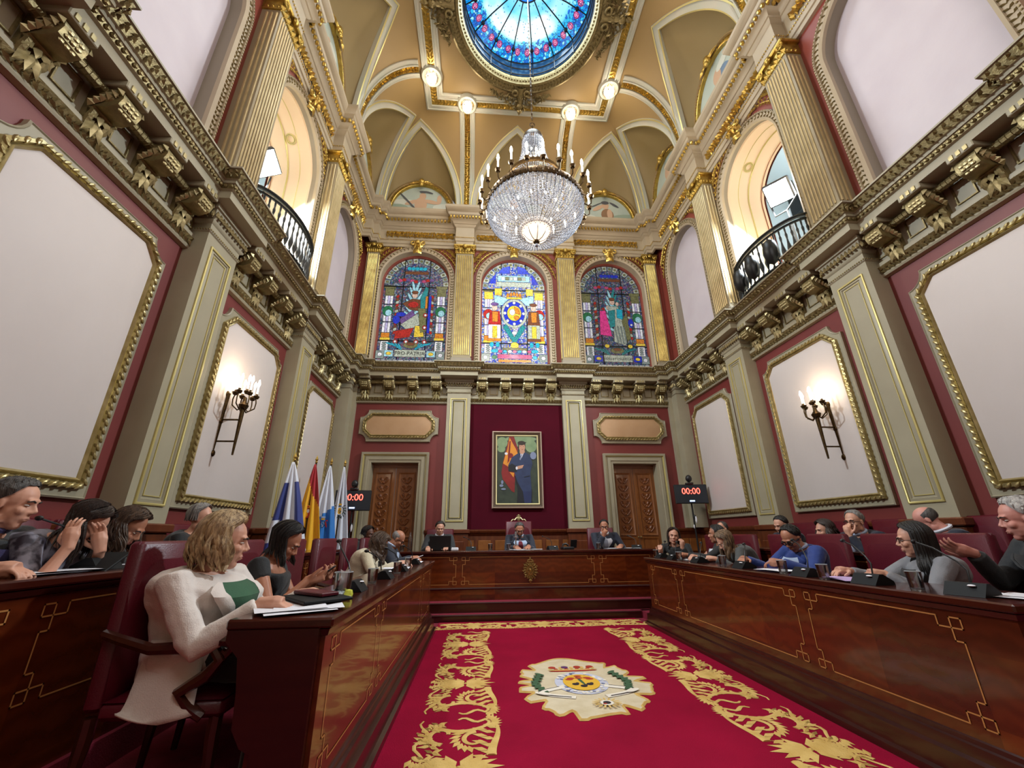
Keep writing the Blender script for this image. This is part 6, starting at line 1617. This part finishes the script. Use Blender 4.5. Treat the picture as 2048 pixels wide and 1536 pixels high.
def make_hair(b,t,H0,hr,hf,hu,hs,Nb,Pv,r,f,col='black',style='short',length=.2,n=90,front=46,thick=.012,wave=.01,seed=1,vol=1.0,top_bald=False,back=None):
    rd=random.Random(seed);CC=H0-hf*.012*hs+hu*.035*hs
    A,B,Cc=.075*hs,.093*hs,.085*hs
    def low(az):
        a=abs(az);T=[(0,front),(45,front-6),(62,26),(76,4),(95,-12 if style=='short' else -20),(120,-34),(180,-44)]
        for (x0,y0),(x1,y1) in zip(T,T[1:]):
            if a<=x1:return y0+(y1-y0)*(a-x0)/(x1-x0)
        return T[-1][1]
    def on(az,el,k=1.0,o=0):
        a,e=radians(az),radians(el);d=V((sin(a)*cos(e),cos(a)*cos(e),sin(e)));return CC+hr*(d.x*(A*k+o))+hf*(d.y*(B*k+o))+hu*(d.z*(Cc*k+o))
    m=MB()
    th=thick*hs
    if not top_bald:
        m.grid(lambda u,v:on(-180+360*u,90-(90-low(-180+360*u))*v,1.0,th*(1-.65*max(0,v-.75)/.25)+.0022*sin(u*97)*v),48,12)
    else:
        m.grid(lambda u,v:on(80+200*u,(30-68*v)-14*(1-sin(pi*u)),1.0,.004*(1-abs(2*v-1)**6)*min(1,8*u,8*(1-u))+.001),30,8)
    if style=='short' and not top_bald:
        for i in range(110):
            az=rd.uniform(-180,180);el=rd.uniform(max(low(az)+8,8),88);P=[on(az+rd.uniform(-3,3),el,1,th*.8),on(az*.98,el-10,1.0,th*1.08),on(az*.95,el-20,1.0,th*.7)]
            if el-20<low(az):continue
            m.tube(P,[.006,.006,.002],5,flat=.5)
    if style=='long':
        # back drape shell
        for i in range(n):
            sg=1 if i%2 else -1;az0=sg*rd.uniform(8,178);el0=rd.uniform(58,84);az1=sg*max(abs(az0),78+rd.uniform(0,16))
            P=[];k=1.0;o=th*rd.uniform(.9,1.6)*vol
            for j in range(7):
                q=j/6;az=az0+(az1-az0)*min(1,q*1.5);el=el0+(0-el0)*q;P.append(on(az,el,k,o))
            p=P[-1].copy();ph=rd.uniform(0,6);Ls=length*rd.uniform(.8,1.08);st=.028;ns=max(2,int(Ls/st));out=(p-CC);out=V((out.x,out.y,0)).normalized()
            for j in range(ns):
                p=p+V((0,0,-st))+out*(wave*.55*sin(ph+j*1.1))+out.cross(V((0,0,1)))*wave*.5*cos(ph+j*.9)
                # keep clear of neck and shoulders
                ax=H0+(Nb-H0)*max(0,min(1,(H0.z-p.z)/max(H0.z-Nb.z,.01)));rr=.07*hs if p.z>Nb.z+.03 else .085
                dv=V((p.x-ax.x,p.y-ax.y,0))
                if dv.length<rr: p=p+dv.normalized()*(rr-dv.length)*.7
                if p.z<Nb.z-.0:
                    a2=Nb.lerp(Pv,max(0,min(1,(Nb.z-p.z)/max(Nb.z-Pv.z,.05))));dv=V((p.x-a2.x,p.y-a2.y,0));rq=.15 if abs(dv.normalized().dot(r))<.6 else .17
                    if dv.length<rq: p=p+dv.normalized()*min(.02,rq-dv.length)
                P.append(p.copy())
            w=.0135*vol;m.tube(P,[w*.8]+[w]*(len(P)-4)+[w*.75,w*.45,w*.12],5,flat=.55)
    m.build('hair',HM[col],b)
DN=(0,0,-1)
def blazer_extra(n):
    t=n['t'];r=n['r'];f=n['f'];TS=n['TS'];m=MB()
    # long open blazer skirt falling over the seat, inside the armrests
    P=n['Pv']
    def sk(u,v):
        ph=radians(40)+radians(280)*u;q=TS(.22,ph,.024);d=V((q.x-P.x,q.y-P.y,0)).normalized();o=q+V((0,0,-.36*v*(1-.2*abs(2*u-1))))+d*(.09*v+.02*sin(u*19+v*2)*v)
        yw=o.y+n['O'].y;zw=o.z+n['O'].z;li=2.245-.065*max(0,min(1,(.71-zw)/.09))+.010*sin(o.x*45+v*3)*v
        if yw<li:o.y=li-n['O'].y
        o.x=max(o.x,-2.32-n['O'].x);zl=.47+.55*abs(o.x+n['O'].x+2.12)**1.5;o.z=max(o.z,zl-n['O'].z);return o
    m.grid(sk,48,14);o=m.build('blazer_skirt',CL['white'],t);md=o.modifiers.new('s','SOLIDIFY');md.thickness=.008
person('blonde woman in an ivory blazer over a green top, sitting nearest the camera',(-2.15,2.40,1.178),-6,(-2.2,2.50,.1),broad=1.25,hyaw=24,hpitch=6,
  R=((-1.84,2.25,.91),(.95,.1,-.1),DN,.35),L=((-1.80,2.62,.905),(.9,-.3,-.05),DN,.35),skin='light',fem=True,top='white',shirt='green',open_=.12,lower='dgreen',vox=.005,sc=1.12,
  hair=dict(col='blonde',style='long',length=.165,n=190,front=58,vol=1.3,wave=.028,seed=4,thick=.016),extra=blazer_extra,pole={1:(-1,-.25,-.2)})
def phone_extra(n):
    m=MB();T=Matrix.Translation(V((-1.80,2.93,.985))-n['O'])@Matrix.Rotation(radians(10),4,'Z')@Matrix.Rotation(radians(-35),4,'Y')
    m.bbox(-.075,.075,-.037,.037,-.004,.004,.003,T);m.i=1;m.box(-.07,.07,-.033,.033,.004,.0046,T);o=m.build('smartphone',['black','screen']);o.location=n['O'];tag(o,'smartphone held by the black-haired woman','phone')
M['screen']=mat('dim_screen','#20242c',.1,emit=.25,ecol='#5a6a86')
person('black-haired woman in a black square-necked dress typing on a phone',(-2.07,2.92,1.17),8,(-2.2,3.1,.1),hyaw=8,hpitch=32,
  R=((-1.87,2.87,.955),(.85,.15,.25),(-.2,.3,.9),.8),L=((-1.86,3.0,.955),(.85,-.25,.25),(-.2,-.3,.9),.8),skin='tan',fem=True,top='black',kind='dress',sleeve='short',neck=.80,vox=.005,
  hair=dict(col='black',style='long',length=.17,n=120,front=62,vol=1.05,wave=.003,seed=8),extra=phone_extra)
person('woman in a cream knit jacket with long wavy brown hair, leaning over the left desk',(-2.0,5.3,1.12),0,(-2.22,5.25,.1),hyaw=35,hpitch=35,
  R=((-1.72,4.95,.92),(.8,.3,-.1),DN,.5),L=((-1.7,5.2,.92),(.8,0,-.1),DN,.5),skin='light',fem=True,top='cream',shirt='black',open_=.5,vox=.007,hair=dict(col='wavy',style='long',length=.26,n=120,front=60,vol=1.35,wave=.035,seed=3))
person('balding man in glasses and navy suit writing at the far end of the left desk',(-1.98,6.35,1.165),2,(-2.2,6.3,.1),hyaw=5,hpitch=38,
  R=((-1.70,5.98,.93),(.7,.3,-.3),(-.3,.4,-.7),.9),L=((-1.75,6.35,.92),(.8,-.2,-.1),DN,.5),skin='tan',top='navy',shirt='lblue',vox=.007,glasses=1.1,hair=dict(col='grey',top_bald=True,seed=2))
person('dark-skinned woman seated behind, beside the open left door',(-2.6,7.15,1.24),-20,(-2.75,7.2,TD),hpitch=10,skin='dark',fem=True,top='black',vox=.008,hair=dict(col='black',style='long',length=.06,n=60,front=55,vol=1.3,wave=.03,seed=6))
person('man with greying hair in a dark jacket at the far left edge',(-3.17,2.32,1.37),5,(-3.45,2.42,TR),hyaw=18,hpitch=10,R=((-2.93,2.1,1.085),(.9,.2,-.1),DN,.4),skin='light',top='dgrey',shirt='purple',vox=.006,hair=dict(col='salt',front=50,thick=.017,seed=12))
person('dark-haired woman in a patterned blouse holding her head in both hands',(-3.02,2.58,1.275),15,(-3.42,2.52,TR),hyaw=20,hpitch=42,
  R=((-2.90,2.39,1.17),(-.25,.15,.95),(0,.9,.1),.25),L=((-2.89,2.57,1.15),(-.3,-.1,.95),(.1,-.9,0),.25),skin='light',fem=True,top='print',kind='blouse',sleeve='elbow',vox=.005,hair=dict(col='brown',style='long',length=.24,n=120,front=58,vol=1.15,wave=.012,seed=21),pole={1:(.2,-.3,-1),-1:(.2,.3,-1)})
person('woman with half-up wavy dark hair looking down, rear left row',(-3.08,2.96,1.27),15,(-3.4,3.12,TR),hyaw=12,hpitch=34,skin='tan',fem=True,top='black',kind='blouse',vox=.006,R=((-2.8,2.95,1.09),(.9,.1,0),DN,.4),hair=dict(col='wavy',style='long',length=.24,n=110,front=60,vol=1.0,wave=.022,seed=31))
# dais
person('young man in dark suit working behind a laptop on the dais',(-1.52,7.86,1.33),-88,(-1.53,8.02,TD),hpitch=14,hyaw=-80,R=((-1.68,7.55,1.02),(.1,-.9,-.1),DN,.5),L=((-1.36,7.58,1.02),(-.1,-.9,0),DN,.5),skin='light',top='dgrey',shirt='shirt',tie='btie',vox=.007,hair=dict(col='brown',front=48,seed=5,thick=.016))
person('bearded man with glasses in dark suit reading in the high-backed chair',(-.09,7.78,1.30),-90,(-.06,7.97,TD),hpitch=26,R=((-.2,7.5,1.02),(.3,-.8,-.1),DN,.5),L=((.05,7.5,1.02),(-.3,-.8,0),DN,.5),skin='tan',top='navy',shirt='lblue',tie='redtie',vox=.007,glasses=1.2,beard='salt',hair=dict(col='salt',front=52,seed=9))
person('dark-haired man in black suit resting his chin on his fist, dais right',(1.48,7.8,1.34),-98,(1.5,8.0,TD),hpitch=12,hyaw=-105,R=((1.42,7.66,1.19),(.35,-.15,.9),(.5,.3,.6),1.3),L=((1.68,7.5,1.02),(-.6,-.7,-.1),DN,.5),skin='tan',top='navy',shirt='shirt',tie='tie',vox=.007,glasses=1,hair=dict(col='black',front=56,seed=10),pole={1:(-.3,-.2,-1)})
# right
person('woman with long dark hair in black leather jacket, hand by her mouth',(2.12,6.38,1.17),-125,(2.42,6.45,.1),hyaw=-112,hpitch=2,hroll=-8,L=((2.13,6.17,1.02),(.1,-.1,.95),(-.3,.6,.1),1.0),R=((1.92,6.42,.93),(-.3,-.3,.7),(.3,.3,.2),.8),skin='light',fem=True,top='black',shirt='black',vox=.007,hair=dict(col='brown',style='long',length=.2,n=100,front=60,seed=14,wave=.008))
person('dark-haired woman in black in profile, talking at the right desk',(2.42,5.72,1.19),165,(2.55,5.85,.1),hyaw=152,skin='tan',fem=True,top='black',shirt='shirt',vox=.007,open_=.6,L=((1.95,5.7,.94),(-.9,-.1,0),DN,.4),hair=dict(col='black',style='long',length=.14,n=90,front=60,seed=15,wave=.006))
person('woman with highlighted brown hair and grey jacket leaning over papers',(2.2,5.15,1.11),165,(2.5,5.15,.1),hyaw=165,hpitch=38,skin='light',fem=True,top='mgrey',shirt='black',vox=.006,open_=.6,L=((1.92,4.95,.93),(-.6,.5,0),DN,.5),R=((1.92,5.4,.93),(-.7,-.4,0),DN,.5),hair=dict(col='highl',style='long',length=.24,n=130,front=62,seed=16,wave=.02,vol=1.2))
def earbud(n):
    m=MB();P=n['P'];m.tube([P(.079,-.004,-.006),P(.083,.006,-.022),P(.082,.012,-.038)],[.007,.006,.004],6);m.build('earbud',CL['shirt'],n['t'])
person('man in a royal blue suit and thick glasses looking down',(2.24,4.05,1.15),180,(2.5,4.25,.1),hyaw=192,hpitch=34,skin='tan',top='blue',shirt='lblue',open_=.2,vox=.005,glasses=2.0,L=((1.93,3.85,.95),(-.6,.6,0),DN,.5),R=((1.95,4.4,.95),(-.7,-.5,0),DN,.5),hair=dict(col='black',front=66,seed=17,thick=.014),extra=earbud)
person('man with dark swept hair in the rear row, face half hidden',(3.32,5.62,1.30),180,(3.5,5.8,TR),hyaw=190,hpitch=18,skin='light',top='navy',shirt='shirt',vox=.008,hair=dict(col='black',front=50,seed=18))
person('curly dark-haired woman peeking over the red chair backs',(3.38,4.97,1.22),180,(3.5,5.05,TR),hyaw=172,hpitch=6,skin='light',fem=True,top='black',kind='blouse',vox=.008,hair=dict(col='brown',style='long',length=.12,n=110,front=56,seed=19,wave=.04,vol=1.4))
person('grey-haired man with glasses and blue suit, hand over his mouth',(3.33,4.46,1.31),185,(3.5,4.5,TR),hyaw=192,hpitch=6,skin='light',top='navy',shirt='lblue',tie='tie',vox=.006,glasses=.9,L=((3.17,4.40,1.17),(.1,.15,.95),(.5,.2,.1),.8),hair=dict(col='grey',front=54,seed=20),pole={-1:(-.3,-.3,-1)})
person('bald man in dark suit seen from behind, rear right row',(3.38,3.72,1.30),160,(3.5,3.75,TR),hyaw=128,hpitch=34,skin='pink',top='navy',shirt='shirt',vox=.007,hair=dict(col='salt',top_bald=True,seed=22))
person('woman with long straight black hair, thin glasses and grey blazer',(2.32,2.93,1.14),160,(2.5,3.02,.1),hyaw=142,hpitch=4,skin='light',fem=True,top='grey',shirt='black',open_=.2,vox=.005,glasses=.7,R=((1.95,3.15,.93),(-.9,0,0),DN,.4),L=((1.98,2.9,.93),(-.9,.2,0),DN,.4),hair=dict(col='black',style='long',length=.26,n=150,front=60,seed=23,wave=.002,vol=1.15))
person('silver-haired man in dark coat at the right edge of the photo',(2.74,2.56,1.27),150,(2.95,2.5,.1),hyaw=140,hpitch=8,skin='pink',top='dgrey',shirt='black',vox=.006,open_=.7,R=((2.6,2.8,1.06),(-.7,.4,.3),(.2,.5,.6),.5),hair=dict(col='silver',front=52,seed=24,thick=.022),sc=1.08)
person('man hidden behind the two women, only his forehead and hair seen',(3.3,7.05,1.27),190,(3.45,7.05,TR),hyaw=200,skin='light',top='dgrey',shirt='shirt',vox=.009,hair=dict(col='salt',front=70,seed=25))
person('fair-haired person in the rear left row, mostly hidden behind the blonde woman',(-3.3,4.02,1.37),5,(-3.45,4.1,TR),skin='light',fem=True,top='black',kind='blouse',vox=.009,hair=dict(col='grey',style='long',length=.05,n=60,front=55,seed=26))
# ---------------- camera, lights ----------------
cam=bpy.data.cameras.new('camera');co=bpy.data.objects.new('camera',cam);COL.objects.link(co);SC.camera=co
cam.sensor_width=36;cam.sensor_fit='HORIZONTAL';cam.lens=36*814.06/2048;cam.clip_start=.02
pt,yw,rl=radians(20.4435),radians(4.592),radians(-.526)
Fv=V((sin(yw)*cos(pt),cos(yw)*cos(pt),sin(pt)));Rv=V((cos(yw),-sin(yw),0));Uv=Rv.cross(Fv)
R2=Rv*cos(rl)+Uv*sin(rl);U2=-Rv*sin(rl)+Uv*cos(rl)
co.matrix_world=Matrix(((R2.x,U2.x,-Fv.x,-.8268),(R2.y,U2.y,-Fv.y,0),(R2.z,U2.z,-Fv.z,H),(0,0,0,1)))
def light(kind,loc,e,col,size=.1,rot=None,spot=None):
    l=bpy.data.lights.new('hall_light',kind);l.energy=e;l.color=col
    if kind=='AREA':l.size=size
    else:l.shadow_soft_size=size
    if spot:l.spot_size=spot
    o=bpy.data.objects.new('hall_light',l);COL.objects.link(o);o.location=loc
    if rot:o.rotation_euler=rot
    return o
WARM=(1,.87,.7);COOL=(.82,.93,1)
for x,y in LP: light('POINT',(x,y,11.12),LE['lamp'],WARM,.1)
for i in range(6): light('POINT',(.92*cos(i*pi/3+.3),5.2+.92*sin(i*pi/3+.3),6.72),LE['chand']/6,(1,.9,.76),.08)
light('POINT',(0,5.2,5.9),LE['chandlow'],(1,.92,.82),.1)
for sx in (-1,1):
    q=V((-sx*3.96,-1.5,-4.5)).normalized();p_=V((sx*(W+.42),5.22,6.88))+q*.02
    a=light('AREA',p_,LE['flood'],COOL,.40);a.rotation_euler=q.to_track_quat('-Z','Z').to_euler()
    light('POINT',(sx*(W+2.1),5.0,7.6),LE['gal'],(.85,.93,1),.15)
    light('POINT',(sx*3.62,4.93,3.12),LE['sconce'],(1,.72,.45),.08)
    light('POINT',(sx*(W+.45),5.6,5.35),LE['uplight'],(1,.8,.42),.06)
a=light('AREA',(0,5.13,11.85),LE['sky'],(.75,.9,1),2.0)
# added fill light behind the camera, standing for no known lamp or window
a=light('AREA',(0,-1.2,7.0),LE['front'],(.98,.95,.93),4.0);a.rotation_euler=V((0,1,-.15)).to_track_quat('-Z','Z').to_euler()
w=bpy.data.worlds.new('world');SC.world=w;w.use_nodes=True;w.node_tree.nodes['Background'].inputs[0].default_value=(.6,.65,.7,1);w.node_tree.nodes['Background'].inputs[1].default_value=.3
SC.view_settings.view_transform='Standard';SC.view_settings.look='None';SC.view_settings.gamma=1;SC.view_settings.exposure=EXPO;SC.view_settings.use_curve_mapping=False
cy_=SC.cycles;cy_.use_denoising=True;cy_.use_adaptive_sampling=True;cy_.adaptive_threshold=.02;cy_.max_bounces=6;cy_.diffuse_bounces=3;cy_.glossy_bounces=3;cy_.transparent_max_bounces=12;cy_.transmission_bounces=4;cy_.caustics_reflective=False;cy_.caustics_refractive=False;cy_.sample_clamp_indirect=6
for o in bpy.data.objects:
    if '_used' in o: del o['_used']
